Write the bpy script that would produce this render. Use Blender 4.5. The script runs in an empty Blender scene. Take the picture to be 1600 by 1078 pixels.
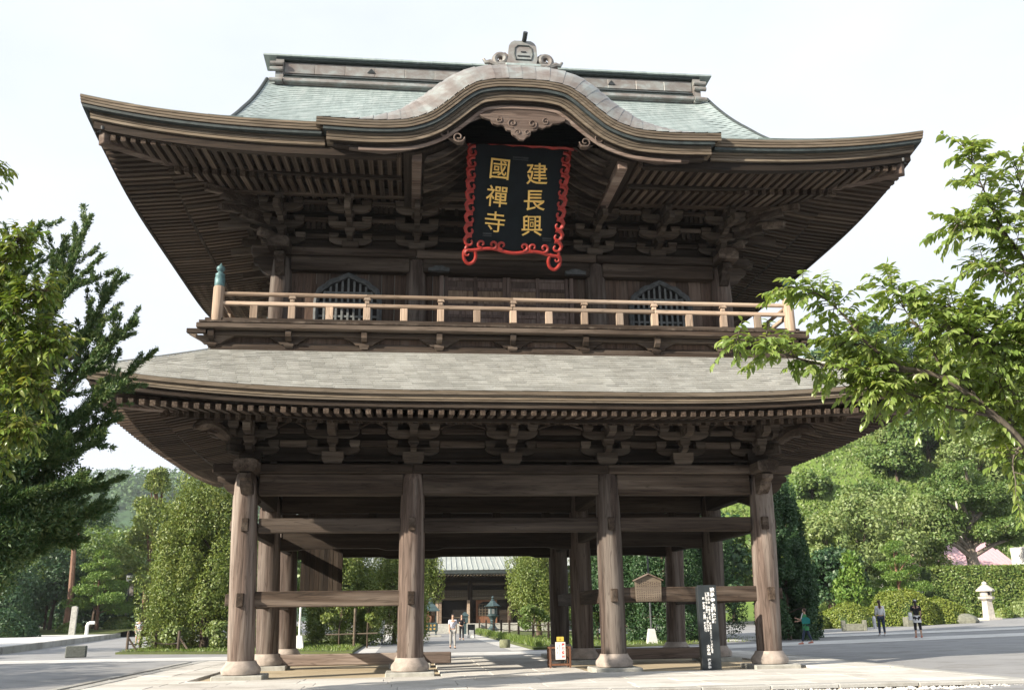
import bpy, math, random
import numpy as np
from mathutils import Vector, Matrix, noise as mnoise
random.seed(7)
RNG = np.random.default_rng(11)
SC = bpy.context.scene
COL = SC.collection
pi = math.pi

# ------------------------------------------------------------------ camera
CAMPOS = Vector((-2.7275, -25.2244, 1.3663))
YAW, PITCH, ROLL = 0.1111, 0.2847, -0.0147
fwd = Vector((math.sin(YAW)*math.cos(PITCH), math.cos(YAW)*math.cos(PITCH), math.sin(PITCH)))
rgt = Vector((math.cos(YAW), -math.sin(YAW), 0))
upv = rgt.cross(fwd)
r2 = rgt*math.cos(ROLL) + upv*math.sin(ROLL)
u2 = upv*math.cos(ROLL) - rgt*math.sin(ROLL)
cam = bpy.data.cameras.new('camera')
cam.sensor_width = 36.0
cam.lens = 1438.4/1600*36
cam.clip_start = 0.1
cam.clip_end = 6000
co = bpy.data.objects.new('camera', cam)
COL.objects.link(co)
co.matrix_world = Matrix(((r2.x, u2.x, -fwd.x, CAMPOS.x), (r2.y, u2.y, -fwd.y, CAMPOS.y), (r2.z, u2.z, -fwd.z, CAMPOS.z), (0, 0, 0, 1)))
SC.camera = co

# ------------------------------------------------------------------ light
SUNV = Vector((-1.95, -1.06, 1.0)).normalized()      # towards the sun
elev = math.asin(SUNV.z)
world = bpy.data.worlds.new('World')
SC.world = world
world.use_nodes = True
nt = world.node_tree
for n in list(nt.nodes): nt.nodes.remove(n)
wo = nt.nodes.new('ShaderNodeOutputWorld')
bg = nt.nodes.new('ShaderNodeBackground')
bg.inputs['Strength'].default_value = 0.11
sky = nt.nodes.new('ShaderNodeTexSky')
sky.sky_type = 'NISHITA'
sky.sun_disc = False
sky.sun_elevation = elev
sky.sun_rotation = math.atan2(SUNV.x, SUNV.y)
sky.air_density = 1.0
sky.dust_density = 2.0
# thin bright cloud veil over the blue
tc = nt.nodes.new('ShaderNodeTexCoord')
mp = nt.nodes.new('ShaderNodeMapping'); mp.inputs['Scale'].default_value = (1.3, 1.3, 3.2)
nz = nt.nodes.new('ShaderNodeTexNoise'); nz.inputs['Scale'].default_value = 2.2; nz.inputs['Detail'].default_value = 6
rp = nt.nodes.new('ShaderNodeValToRGB')
rp.color_ramp.elements[0].position = 0.30; rp.color_ramp.elements[0].color = (0.84, 0.84, 0.84, 1)
rp.color_ramp.elements[1].position = 0.62; rp.color_ramp.elements[1].color = (1, 1, 1, 1)
mx = nt.nodes.new('ShaderNodeMix'); mx.data_type = 'RGBA'
mx.inputs[7].default_value = (4.25, 4.5, 4.9, 1)
nt.links.new(tc.outputs['Generated'], mp.inputs['Vector'])
nt.links.new(mp.outputs[0], nz.inputs['Vector'])
nt.links.new(nz.outputs[0], rp.inputs[0])
nt.links.new(rp.outputs[0], mx.inputs[0])
nt.links.new(sky.outputs[0], mx.inputs[6])
nt.links.new(mx.outputs[2], bg.inputs['Color'])
nt.links.new(bg.outputs[0], wo.inputs['Surface'])
sl = bpy.data.lights.new('sun', 'SUN')
sl.energy = 5.0
sl.angle = math.radians(0.5)
sl.color = (1.0, 0.89, 0.74)
so = bpy.data.objects.new('sun', sl)
COL.objects.link(so)
so.rotation_euler = SUNV.to_track_quat('Z', 'Y').to_euler()
so.location = (-40, -20, 30)
SC.view_settings.view_transform = 'Standard'
SC.view_settings.look = 'None'
SC.view_settings.exposure = 1.12
SC.view_settings.gamma = 1
SC.view_settings.use_curve_mapping = False
SC.render.engine = 'CYCLES'
SC.cycles.max_bounces = 8
SC.cycles.transparent_max_bounces = 8

# ------------------------------------------------------------------ mesh helpers
class MB:
    def __init__(s): s.v = []; s.f = []
    def add(s, V, F):
        n = len(s.v); s.v += [tuple(p) for p in V]; s.f += [tuple(i+n for i in f) for f in F]; return s
    def box(s, x0, x1, y0, y1, z0, z1, c=0.0):
        if c <= 0:
            V = [(x, y, z) for z in (z0, z1) for y in (y0, y1) for x in (x0, x1)]
            F = [(0,2,3,1),(4,5,7,6),(0,1,5,4),(2,6,7,3),(0,4,6,2),(1,3,7,5)]
            return s.add(V, F)
        c = min(c, (x1-x0)*.45, (y1-y0)*.45, (z1-z0)*.45)
        V = []; idx = {}
        for ix in (0, 1):
            for iy in (0, 1):
                for iz in (0, 1):
                    X = (x0, x1)[ix]; Y = (y0, y1)[iy]; Z = (z0, z1)[iz]
                    sx = c*(1-2*ix); sy = c*(1-2*iy); sz = c*(1-2*iz)
                    idx[ix,iy,iz,0] = len(V); V.append((X, Y+sy, Z+sz))
                    idx[ix,iy,iz,1] = len(V); V.append((X+sx, Y, Z+sz))
                    idx[ix,iy,iz,2] = len(V); V.append((X+sx, Y+sy, Z))
        F = []
        q = lambda a, k: [idx[tuple(p)+(k,)] for p in a]
        for i in (0, 1):
            for k in range(3):
                cyc = [(0,0),(1,0),(1,1),(0,1)]
                pts = []
                for u, w in cyc:
                    p = [u, w]; p.insert(k, i); pts.append(p)
                F.append(tuple(q(pts, k)))
        for k, l in ((0,1),(0,2),(1,2)):
            m = 3-k-l
            for a in (0, 1):
                for b in (0, 1):
                    p0 = [0,0,0]; p0[k] = a; p0[l] = b; p1 = list(p0); p1[m] = 1
                    p0 = tuple(p0); p1 = tuple(p1)
                    F.append((idx[p0+(k,)], idx[p1+(k,)], idx[p1+(l,)], idx[p0+(l,)]))
        for ix in (0,1):
            for iy in (0,1):
                for iz in (0,1):
                    F.append(tuple(idx[ix,iy,iz,k] for k in range(3)))
        return s.add(V, F)
    def prism(s, poly, axis, a, b):
        n = len(poly)
        def P(p, t):
            return (p[0], t, p[1]) if axis == 'y' else ((t, p[0], p[1]) if axis == 'x' else (p[0], p[1], t))
        V = [P(p, a) for p in poly] + [P(p, b) for p in poly]
        F = [tuple(range(n)), tuple(range(2*n-1, n-1, -1))]
        F += [(i, n+i, n+(i+1) % n, (i+1) % n) for i in range(n)]
        return s.add(V, F)
    def tube(s, pts, r, n=8, flat=1.0, cap=True):
        pts = [Vector(p) for p in pts]
        m = len(pts)
        rs = r if hasattr(r, '__len__') else [r]*m
        V = []; prev = None
        for i, p in enumerate(pts):
            t = (pts[min(i+1, m-1)] - pts[max(i-1, 0)])
            if t.length < 1e-9: t = Vector((0, 0, 1))
            t.normalize()
            if prev is None:
                a = Vector((0, 0, 1)) if abs(t.z) < .9 else Vector((1, 0, 0))
                u = t.cross(a).normalized()
            else:
                u = (prev - t*prev.dot(t))
                u = u.normalized() if u.length > 1e-6 else t.orthogonal().normalized()
            prev = u
            w = t.cross(u)
            for k in range(n):
                an = 2*pi*k/n
                V.append(p + u*(rs[i]*math.cos(an)) + w*(rs[i]*flat*math.sin(an)))
        F = []
        for i in range(m-1):
            for k in range(n):
                F.append((i*n+k, i*n+(k+1) % n, (i+1)*n+(k+1) % n, (i+1)*n+k))
        if cap:
            F.append(tuple(range(n-1, -1, -1))); F.append(tuple(range((m-1)*n, m*n)))
        return s.add(V, F)
    def lathe(s, prof, n=20, c=(0, 0, 0), cap=True, phase=0.0):
        V = []
        for r, z in prof:
            for k in range(n):
                an = 2*pi*k/n+phase
                V.append((c[0]+r*math.cos(an), c[1]+r*math.sin(an), c[2]+z))
        m = len(prof); F = []
        for i in range(m-1):
            for k in range(n):
                F.append((i*n+k, i*n+(k+1) % n, (i+1)*n+(k+1) % n, (i+1)*n+k))
        if cap:
            F.append(tuple(range(n-1, -1, -1))); F.append(tuple(range((m-1)*n, m*n)))
        return s.add(V, F)
    def beam(s, p, q, w, h, c=0.0, ext=0.0):
        """box from p to q (axis through the middle), width w, height h"""
        p = Vector(p); q = Vector(q); t = (q-p); L = t.length; t.normalize()
        sd = t.cross(Vector((0, 0, 1)))
        sd = sd.normalized() if sd.length > 1e-6 else Vector((1, 0, 0))
        un = sd.cross(t)
        tmp = MB().box(-w/2, w/2, 0, L, -h/2, h/2, c)
        V = [p + sd*x + t*y + un*z for x, y, z in tmp.v]
        return s.add(V, tmp.f)
    def grid(s, P):
        """P: rows x cols array of points"""
        P = np.asarray(P, float); r, c = P.shape[:2]
        V = P.reshape(-1, 3)
        F = [(i*c+j, i*c+j+1, (i+1)*c+j+1, (i+1)*c+j) for i in range(r-1) for j in range(c-1)]
        return s.add(V, F)

def mk(name, mb, smooth=False, ang=35):
    m = bpy.data.meshes.new(name)
    m.from_pydata([tuple(map(float, p)) for p in mb.v], [], mb.f)
    m.validate(); m.update()
    if smooth:
        m.polygons.foreach_set('use_smooth', [True]*len(m.polygons))
        try: m.set_sharp_from_angle(angle=math.radians(ang))
        except Exception: pass
    return m

def link(name, data, parent=None, loc=None, rot=None, mat=None):
    o = bpy.data.objects.new(name, data)
    COL.objects.link(o)
    if parent is not None: o.parent = parent
    if loc is not None: o.location = loc
    if rot is not None: o.rotation_euler = rot
    if mat is not None and data is not None:
        if len(data.materials) == 0: data.materials.append(mat)
    return o

def part(name, mb, mat, parent=None, smooth=False, ang=35, loc=None, rot=None, kind=None, label=None):
    m = mk(name, mb, smooth, ang)
    # consistent outward normals
    o = link(name, m, parent, loc, rot, mat)
    if kind: o['kind'] = kind
    if label: o['label'] = label
    return o

def thing(name, label, cat, loc=(0, 0, 0), rotz=0.0, group=None):
    o = bpy.data.objects.new(name, None)
    o.empty_display_size = .3
    COL.objects.link(o)
    o.location = loc; o.rotation_euler = (0, 0, rotz)
    o['label'] = label; o['category'] = cat
    if group: o['group'] = group
    return o

def tag(o, label=None, cat=None, group=None, kind=None):
    for k, v in (('label', label), ('category', cat), ('group', group), ('kind', kind)):
        if v: o[k] = v
    return o

def dup(o, parent=None, loc=None, rotz=None, label=None):
    c = o.copy(); COL.objects.link(c)
    if parent is not None: c.parent = parent
    if loc is not None: c.location = loc
    if rotz is not None: c.rotation_euler = (0, 0, rotz)
    if label: c['label'] = label
    for ch in o.children:
        k = dup(ch, c)
        k.location = ch.location; k.rotation_euler = ch.rotation_euler
    return c

def fix_normals(o):
    import bmesh
    bm = bmesh.new(); bm.from_mesh(o.data); bmesh.ops.recalc_face_normals(bm, faces=bm.faces); bm.to_mesh(o.data); bm.free()

def npmesh(name, V, F, mat, parent=None, smooth=False):
    """fast mesh from numpy: V (n,3), F (m,k)"""
    m = bpy.data.meshes.new(name)
    V = np.ascontiguousarray(V, np.float32); F = np.ascontiguousarray(F, np.int32)
    k = F.shape[1]
    m.vertices.add(len(V)); m.vertices.foreach_set('co', V.ravel())
    m.loops.add(F.size); m.loops.foreach_set('vertex_index', F.ravel())
    m.polygons.add(len(F))
    m.polygons.foreach_set('loop_start', np.arange(0, F.size, k, dtype=np.int32))
    try: m.polygons.foreach_set('loop_total', np.full(len(F), k, np.int32))
    except Exception: pass
    if smooth: m.polygons.foreach_set('use_smooth', np.ones(len(F), bool))
    m.update(calc_edges=True)
    return link(name, m, parent, mat=mat)

# ------------------------------------------------------------------ materials
def newmat(name):
    m = bpy.data.materials.new(name); m.use_nodes = True
    nt = m.node_tree
    b = nt.nodes['Principled BSDF']
    return m, nt, b

def nd(nt, t, **kw):
    n = nt.nodes.new(t)
    for k, v in kw.items():
        if k.startswith('i_'): n.inputs[k[2:]].default_value = v
        else: setattr(n, k, v)
    return n

def ramp(nt, fac, stops):
    r = nt.nodes.new('ShaderNodeValToRGB')
    e = r.color_ramp.elements
    while len(e) < len(stops): e.new(0.5)
    for i, (p, c) in enumerate(stops):
        e[i].position = p; e[i].color = (*c, 1) if len(c) == 3 else c
    nt.links.new(fac, r.inputs[0])
    return r.outputs[0]

def mixc(nt, f, a, b, mode='MIX'):
    m = nt.nodes.new('ShaderNodeMix'); m.data_type = 'RGBA'; m.blend_type = mode
    for s, v in ((0, f), (6, a), (7, b)):
        if hasattr(v, 'is_linked'): nt.links.new(v, m.inputs[s])
        elif isinstance(v, (int, float)): m.inputs[s].default_value = v
        else: m.inputs[s].default_value = (*v, 1)
    return m.outputs[2]

def math_(nt, op, a, b=0.0):
    m = nt.nodes.new('ShaderNodeMath'); m.operation = op
    for i, v in enumerate((a, b)):
        if hasattr(v, 'is_linked'): nt.links.new(v, m.inputs[i])
        else: m.inputs[i].default_value = v
    return m.outputs[0]

def posvec(nt, scale=(1, 1, 1), rand=13.0, local=False):
    """position, shifted for every object by a random amount, scaled"""
    if local:
        g = nt.nodes.new('ShaderNodeTexCoord').outputs['Object']
    else:
        g = nt.nodes.new('ShaderNodeNewGeometry').outputs['Position']
    oi = nt.nodes.new('ShaderNodeObjectInfo')
    mu = nd(nt, 'ShaderNodeVectorMath', operation='SCALE'); mu.inputs[0].default_value = (1, .7, .43)
    nt.links.new(math_(nt, 'MULTIPLY', oi.outputs['Random'], rand), mu.inputs['Scale'])
    ad = nd(nt, 'ShaderNodeVectorMath', operation='ADD')
    nt.links.new(g, ad.inputs[0]); nt.links.new(mu.outputs[0], ad.inputs[1])
    mp = nt.nodes.new('ShaderNodeMapping'); mp.inputs['Scale'].default_value = scale
    nt.links.new(ad.outputs[0], mp.inputs['Vector'])
    return mp.outputs[0]

def noise(nt, vec, scale, detail=4, rough=.55, dist=0.0):
    n = nt.nodes.new('ShaderNodeTexNoise')
    n.inputs['Scale'].default_value = scale; n.inputs['Detail'].default_value = detail
    n.inputs['Roughness'].default_value = rough; n.inputs['Distortion'].default_value = dist
    nt.links.new(vec, n.inputs['Vector'])
    return n.outputs[0]

def bump(nt, b, h, strength=.3, dist=.02):
    n = nt.nodes.new('ShaderNodeBump'); n.inputs['Strength'].default_value = strength; n.inputs['Distance'].default_value = dist
    nt.links.new(h, n.inputs['Height']); nt.links.new(n.outputs[0], b.inputs['Normal'])

def wood(name, dark, mid, grey, axis='x', bleach=.5, local=False, rough=.82, fine=1.0):
    m, nt, b = newmat(name)
    k = {'x': (.55, 9, 9), 'y': (9, .55, 9), 'z': (9, 9, .55)}[axis]
    k = tuple(v*fine for v in k)
    v = posvec(nt, k, local=local)
    g1 = noise(nt, v, 1.6, 5, .6, .9)
    v2 = posvec(nt, tuple(x*.28 for x in k), local=local)
    g2 = noise(nt, v2, 1.0, 4, .6, .5)
    base = ramp(nt, g1, [(.3, dark), (.68, mid)])
    gr = math_(nt, 'MULTIPLY', ramp(nt, g2, [(.46, (0, 0, 0)), (.68, (1, 1, 1))]), bleach)
    c = mixc(nt, gr, base, grey)
    oi = nt.nodes.new('ShaderNodeObjectInfo')
    tone = ramp(nt, oi.outputs['Random'], [(0, (.62, .61, .60)), (.5, (.95, .93, .92)), (1, (1.38, 1.36, 1.34))])
    c = mixc(nt, 1.0, c, tone, 'MULTIPLY')
    cr = ramp(nt, noise(nt, v, .9, 2, .5, .3), [(.478, (1, 1, 1)), (.494, (.30, .28, .26)), (.506, (.30, .28, .26)), (.522, (1, 1, 1))])
    c = mixc(nt, .5, c, cr, 'MULTIPLY')
    nt.links.new(c, b.inputs['Base Color'])
    b.inputs['Roughness'].default_value = rough
    b.inputs['Specular IOR Level'].default_value = .25
    bump(nt, b, g1, .5, .02)
    return m

WDK, WMD, WGR = (.019, .0135, .0098), (.063, .045, .033), (.20, .165, .135)
M = {}
for ax in 'xyz':
    M['w'+ax] = wood('weathered_wood_'+ax, WDK, WMD, WGR, ax, .55)
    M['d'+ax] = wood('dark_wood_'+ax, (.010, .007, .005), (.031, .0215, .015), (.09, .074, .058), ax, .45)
M['colw'] = wood('column_wood', (.042, .0315, .026), (.125, .094, .079), (.285, .255, .228), 'z', .75)
M['plank'] = wood('wall_plank_wood', (.045, .029, .022), (.125, .085, .064), (.20, .17, .145), 'z', .4)
M['rail'] = wood('railing_wood', (.25, .185, .135), (.42, .325, .245), (.42, .37, .32), 'x', .4)
M['railz'] = wood('railing_post_wood', (.23, .17, .125), (.40, .31, .235), (.41, .36, .31), 'z', .4)
M['raft'] = wood('rafter_wood', (.025, .017, .0125), (.074, .052, .037), (.21, .17, .13), 'y', .5, local=True)
M['tipw'] = wood('eave_board_wood', (.075, .060, .043), (.175, .142, .104), (.24, .21, .168), 'x', .45)

def plain(name, col, rough=.6, metal=0.0, var=.25, scale=6.0, bumpk=0.0, spec=.4, local=False):
    m, nt, b = newmat(name)
    v = posvec(nt, (1, 1, 1), local=local)
    n = noise(nt, v, scale, 5, .6)
    lo = tuple(c*(1-var) for c in col); hi = tuple(min(1, c*(1+var)) for c in col)
    nt.links.new(ramp(nt, n, [(.3, lo), (.7, hi)]), b.inputs['Base Color'])
    b.inputs['Roughness'].default_value = rough; b.inputs['Metallic'].default_value = metal
    b.inputs['Specular IOR Level'].default_value = spec
    if bumpk: bump(nt, b, n, bumpk, .02)
    return m

def copper(name, a, bcol, c, streak=(2.0, .35, .35), rough=.5, isl=.35):
    m, nt, b = newmat(name)
    v = posvec(nt, streak, rand=0)
    n1 = noise(nt, v, 2.2, 5, .62, .4)
    n2 = noise(nt, posvec(nt, (.25, .25, .25), rand=0), 2.0, 3, .5)
    base = ramp(nt, n1, [(.28, a), (.5, bcol), (.74, c)])
    geo = nt.nodes.new('ShaderNodeNewGeometry'); oi = nt.nodes.new('ShaderNodeObjectInfo')
    rr = math_(nt, 'FRACT', math_(nt, 'ADD', geo.outputs['Random Per Island'], oi.outputs['Random']))
    tone = ramp(nt, rr, [(0, (1-isl,)*3), (1, (1+isl*.6,)*3)])
    cc = mixc(nt, 1.0, base, tone, 'MULTIPLY')
    t2 = ramp(nt, n2, [(.35, (.93, .93, .93)), (.65, (1.05, 1.05, 1.05))])
    cc = mixc(nt, 1.0, cc, t2, 'MULTIPLY')
    nt.links.new(cc, b.inputs['Base Color'])
    b.inputs['Roughness'].default_value = rough; b.inputs['Metallic'].default_value = .15
    bump(nt, b, n1, .15, .01)
    return m
M['verd'] = copper('verdigris_copper', (.225, .275, .272), (.29, .348, .342), (.375, .425, .42), isl=.09)
M['lowcop'] = copper('grey_copper_shingle', (.365, .365, .34), (.41, .413, .388), (.465, .472, .45), streak=(1.2, .5, .5), rough=.34, isl=.09)
M['pink'] = copper('brown_pink_copper', (.15, .122, .108), (.205, .195, .183), (.29, .335, .33), streak=(.9, 1.2, 1.2), rough=.42, isl=.16)
M['darkcop'] = plain('dark_copper_trim', (.035, .045, .045), .6, .1, .35)
M['bronze'] = plain('green_bronze', (.09, .17, .18), .5, .2, .4, 9)
M['dbronze'] = plain('dark_bronze', (.045, .075, .08), .5, .2, .4, 9)
M['iron'] = plain('dark_iron', (.035, .04, .042), .5, .4, .3)
M['stone'] = plain('base_stone', (.33, .285, .25), .85, 0, .28, 4.5, .35)
M['slab'] = plain('plinth_stone', (.34, .34, .31), .85, 0, .25, 5, .35)
M['red'] = plain('red_lacquer', (.25, .018, .011), .45, 0, .3, 5)
M['black'] = plain('black_lacquer', (.006, .009, .011), .6, 0, .3, 3, spec=.12)
M['gold'] = plain('gold_leaf', (.80, .52, .15), .42, .35, .15, 7)
M['bluegrey'] = plain('grey_painted_wood', (.075, .082, .085), .7, 0, .45, 8, .2)
M['bar'] = plain('window_bar_wood', (.13, .14, .14), .75, 0, .3, 8, .2)
M['void'] = plain('dark_interior', (.012, .010, .009), .9, 0, .2)
M['doorw'] = wood('door_wood', (.085, .062, .055), (.17, .13, .115), (.26, .22, .2), 'z', .4)
M['dpanel'] = wood('door_panel_wood', (.12, .085, .06), (.25, .19, .14), (.28, .23, .18), 'z', .4)
M['white'] = plain('white_paint', (.78, .78, .76), .6, 0, .05)
M['carv'] = wood('carved_wood', (.075, .053, .043), (.17, .128, .105), (.26, .22, .19), 'x', .5)

M['brk'] = wood('bracket_wood', (.026, .020, .015), (.090, .069, .053), (.21, .18, .15), 'x', .5)
M['sill'] = wood('sill_wood', (.10, .078, .066), (.21, .165, .14), (.33, .29, .26), 'x', .7)
# ================================================================== THE GATE
A, S, D = 2.68, 7.0, 4.53
gate = thing('temple_gate', 'two storey weathered wooden temple gate with wide copper roofs and undulating front gable', 'temple gate')
GX = [-S, -A, A, S]; GY = [0, D, 2*D]

# ---- lower columns
colm = MB().lathe([(.335, .34), (.342, 1.2), (.342, 3.2), (.325, 4.3), (.30, 4.85), (.25, 5.06)], 24)
cmesh = mk('column', colm, True)
basem = mk('base_stone', MB().lathe([(.40, 0), (.475, .03), (.495, .10), (.485, .17), (.40, .27), (.365, .345)], 28), True, 50)
slabm = mk('plinth', MB().box(-.62, .62, -.60, .60, -.14, .012, .02))
cmesh.materials.append(M['colw']); basem.materials.append(M['stone']); slabm.materials.append(M['slab'])
for j, y in enumerate(GY):
    for i, x in enumerate(GX):
        out_ = (1 if x > 0 else -1) if abs(x) > 5 else 0      # the corner columns splay out a little
        c = link('column', cmesh, gate, (x-out_*.07, y, 0), (0, out_*.038, 0))
        for nm, me in (('base_stone', basem), ('plinth', slabm)):
            link(nm, me, c, (0, 0, 0), (0, -out_*.038, 0))

def bm(name, x0, x1, y0, y1, z0, z1, mat, c=.02, parent=gate, **k):
    return part(name, MB().box(x0, x1, y0, y1, z0, z1, c), mat, parent, **k)

# ---- front row beams
segs = [(-S+.3, -A-.3), (-A+.3, A-.3), (A+.3, S-.3)]
for k, (x0, x1) in enumerate(segs):
    bm('penetrating_beam', x0, x1, -.13, .13, 3.51, 3.89, M['wx'])
    bm('head_beam', x0-.04, x1+.04, -.17, .17, 4.50, 5.06, M['wx'])
    if k != 1: bm('low_beam', x0, x1, -.12, .12, 1.63, 2.03, M['wx'])
for s in (-1, 1):                      # tie ends that stick out past the corner columns
    for z0, z1 in ((1.68, 1.98), (3.56, 3.84)):
        bm('beam_end', min(s*(S+.3), s*(S+.43)), max(s*(S+.3), s*(S+.43)), -.09, .09, z0, z1, M['wx'])
for x0, x1 in ((-S-.95, -A), (-A, A), (A, S+.95)):
    bm('plate_beam', x0+.004, x1-.004, -.31, .31, 5.065, 5.31, M['wx'], .03)
for x in GX:                           # square peg ends of the beams that run front to back
    for z0, z1 in ((1.65, 1.99), (3.53, 3.87)):
        o = bm('peg', x-.09, x+.09, -.43, -.20, z0, z1, M['wy'], .015)
for y in GY[1:]:
    for k, (x0, x1) in enumerate(segs):
        poly = [(x0, 3.36), (x0+.5, 3.36), (x0+.75, 3.42), (x1-.75, 3.42), (x1-.5, 3.36), (x1, 3.36), (x1, 3.92), (x0, 3.92)]
        part('rainbow_beam', MB().prism(poly, 'y', y-.14, y+.14), M['dx'], gate)
        bm('head_beam', x0-.04, x1+.04, y-.15, y+.15, 4.50, 5.06, M['dx'])
        n = 2 if k == 1 else 1
        for q in range(n+1):
            xx = x0 + (x1-x0)*(q+.5)/(n+1)
            bm('strut', xx-.14, xx+.14, y-.10, y+.10, 3.92, 4.50, M['dz'])
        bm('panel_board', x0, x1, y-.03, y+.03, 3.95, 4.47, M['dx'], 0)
for x in GX:
    inner = abs(x) < 5
    for q in (0, 1):
        y0 = GY[q]+.3; y1 = GY[q+1]-.3
        bm('side_beam', x-.11, x+.11, y0, y1, 3.52, 3.88, M['dy'])
        bm('side_head_beam', x-.16, x+.16, y0, y1, 4.52, 5.04, M['dy'])
        bm('side_low_beam', x-.10, x+.10, y0, y1, 1.63, 2.03, M['wy'])
        if q == 0:   # curved brace under the head beam
            poly = [(y0, 4.52), (y0, 4.2), (y0+.5, 4.32), (y0+1.2, 4.49), (y0+1.2, 4.52)]
            part('brace', MB().prism(poly, 'x', x-.08, x+.08), M['dy'], gate)
    bm('beam_end', x-.09, x+.09, GY[2]+.3, GY[2]+.62, 1.68, 1.98, M['dy'])
for s in (-1, 1):
    bm('plate_beam', s*S-.31, s*S+.31, .32, 2*D+.9, 5.07, 5.305, M['dy'])
bm('plate_beam', -S+.32, S-.32, 2*D-.3, 2*D+.3, 5.07, 5.305, M['dx'])
# ground sills of the second row
for x0, x1 in ((-S+.36, -A-.36), (-A+.36, -A+1.25), (A-1.05, A-.36), (A+.36, S-.36)):
    bm('ground_sill', x0, x1, D-.17, D+.17, -.02, .31, M['sill'], .025)
# plank stair enclosure hanging at the back left
for k in range(9):
    x = -6.34+k*.153
    bm('stair_panel', x, x+.149, 6.9+random.uniform(0, .012), 6.96, 1.80, 4.5, M['dz'], .006)
bm('stair_panel', -6.34, -6.28, 6.97, 8.6, 1.8, 4.5, M['dz'], .006)
# ceiling boards above the passage
cb = MB()
for k in range(34):
    y = -.2+k*.29
    cb.box(-S-.2, S+.2, y, y+.282, 5.40+.006*(k % 3), 5.45)
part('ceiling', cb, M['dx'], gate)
cb = MB()
for k in range(9):
    xx = -6.4+k*1.6
    cb.box(xx-.09, xx+.09, -.2, 2*D, 5.18, 5.39)
part('ceiling_joist', cb, M['dy'], gate, kind='stuff')

# carved noses past the corner columns
def nose(name, mat, base, dirx, diry, L, w, z0, z1):
    poly = [(0, z1), (L*.75, z1), (L, z1-.08), (L*.98, z1-.2), (L*.72, z1-.26), (L*.70, z1-.34), (L*.52, z1-.46), (L*.25, z0), (0, z0)]
    o = part(name, MB().prism(poly, 'y', -w/2, w/2), mat, gate)
    o.location = base; o.rotation_euler = (0, 0, math.atan2(diry, dirx))
    return o
for s in (-1, 1):
    nose('beam_nose', M['wy'], (s*S, -.25, 0), 0, -1, .62, .30, 4.50, 5.06)
    nose('beam_nose', M['wx'], (s*(S+.25), 0, 0), s, 0, .58, .30, 4.50, 5.06)
    part('plate_end', MB().prism([(-.30, 5.10), (-.23, 5.03), (.23, 5.03), (.30, 5.10), (.30, 5.30), (.2, 5.345), (-.2, 5.345), (-.30, 5.30)], 'y', -.98, -.315), M['wy'], gate, loc=(s*S, 0, 0))

# ---- bracket sets
def arm_poly(L, z0, z1):
    h = z1-z0
    return [(-L, z1), (-L, z0+h*.62), (-L+.06, z0+h*.32), (-L+.2, z0+h*.06), (-L+.3, z0), (L-.3, z0), (L-.2, z0+h*.06), (L-.06, z0+h*.32), (L, z0+h*.62), (L, z1)]
def block(m, x, y, z, w=.24, h=.15):
    m.box(x-w/2, x+w/2, y-w/2, y+w/2, z+h*.42, z+h)
    a = w*.36; b = w/2
    V = [(x-a, y-a, z), (x+a, y-a, z), (x+a, y+a, z), (x-a, y+a, z), (x-b, y-b, z+h*.42), (x+b, y-b, z+h*.42), (x+b, y+b, z+h*.42), (x-b, y+b, z+h*.42)]
    m.add(V, [(0, 1, 5, 4), (1, 2, 6, 5), (2, 3, 7, 6), (3, 0, 4, 7), (3, 2, 1, 0)])
    return m
def bracket_proto(tiers, rise, step, L, dw, dh, mat, tail):
    """returns (root mesh, [(name, mesh)]) facing -y, standing on z=0"""
    root = mk('bracket_set', block(MB(), 0, 0, 0, dw, dh), False)
    subs = []
    z = dh-.06
    for t in range(tiers):
        y = -step*t
        ya = y if t else 0
        z0 = z + t*rise
        subs.append(('bracket_arm', mk('bracket_arm', MB().prism(arm_poly(L, z0, z0+.21), 'y', ya-.085, ya+.085))))
        fa = MB().prism([(.3, z0+.02), (-step*(t+1)+.0, z0+.02+.05), (-step*(t+1)-.14, z0+.12), (-step*(t+1)-.14, z0+.22), (.3, z0+.22)], 'x', -.08, .08)
        subs.append(('bracket_arm', mk('bracket_arm', fa)))
        for x in (-L+.13, L-.13):
            subs.append(('bearing_block', mk('bearing_block', block(MB(), x, ya, z0+.212, .28, rise-.215))))
        subs.append(('bearing_block', mk('bearing_block', block(MB(), 0, -step*(t+1)+.0, z0+.222, .28, max(.08, rise-.225)))))
    zt = z + tiers*rise
    yy = -step*tiers
    if tail:
        tb = MB().beam((0, .5, z+rise*2.25), (0, yy-.62, z+rise*1.42), .16, .22, .01)
        subs.append(('tail_beam', mk('tail_beam', tb)))
        nz_ = MB().prism([(yy+.5, zt-.30), (yy-.30, zt-.30), (yy-.34, zt-.2), (yy-.30, zt-.10), (yy+.5, zt-.06)], 'x', -.08, .08)
        subs.append(('beam_nose', mk('beam_nose', nz_)))
    else:
        nz_ = MB().prism([(0, zt-.36), (yy-.10, zt-.36), (yy-.28, zt-.30), (yy-.33, zt-.14), (yy-.26, zt-.02), (0, zt-.02)], 'x', -.10, .10)
        subs.append(('beam_nose', mk('beam_nose', nz_)))
    for nme, me in [('', root)]+subs: me.materials.append(mat)
    return root, subs
lowB = bracket_proto(2, .40, .42, .70, .58, .34, M['brk'], False)
uppB = bracket_proto(3, .35, .42, .62, .48, .25, M['brk'], True)
def put_bracket(proto, x, y, z, rz):
    b = link('bracket_set', proto[0], gate, (x, y, z), (0, 0, rz))
    for nme, me in proto[1]: link(nme, me, b)
    return b
LZ = 5.31
lowX = [-7, -4.84, -2.68, 0, 2.68, 4.84, 7]
for x in lowX: put_bracket(lowB, x, 0, LZ, 0)
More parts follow.
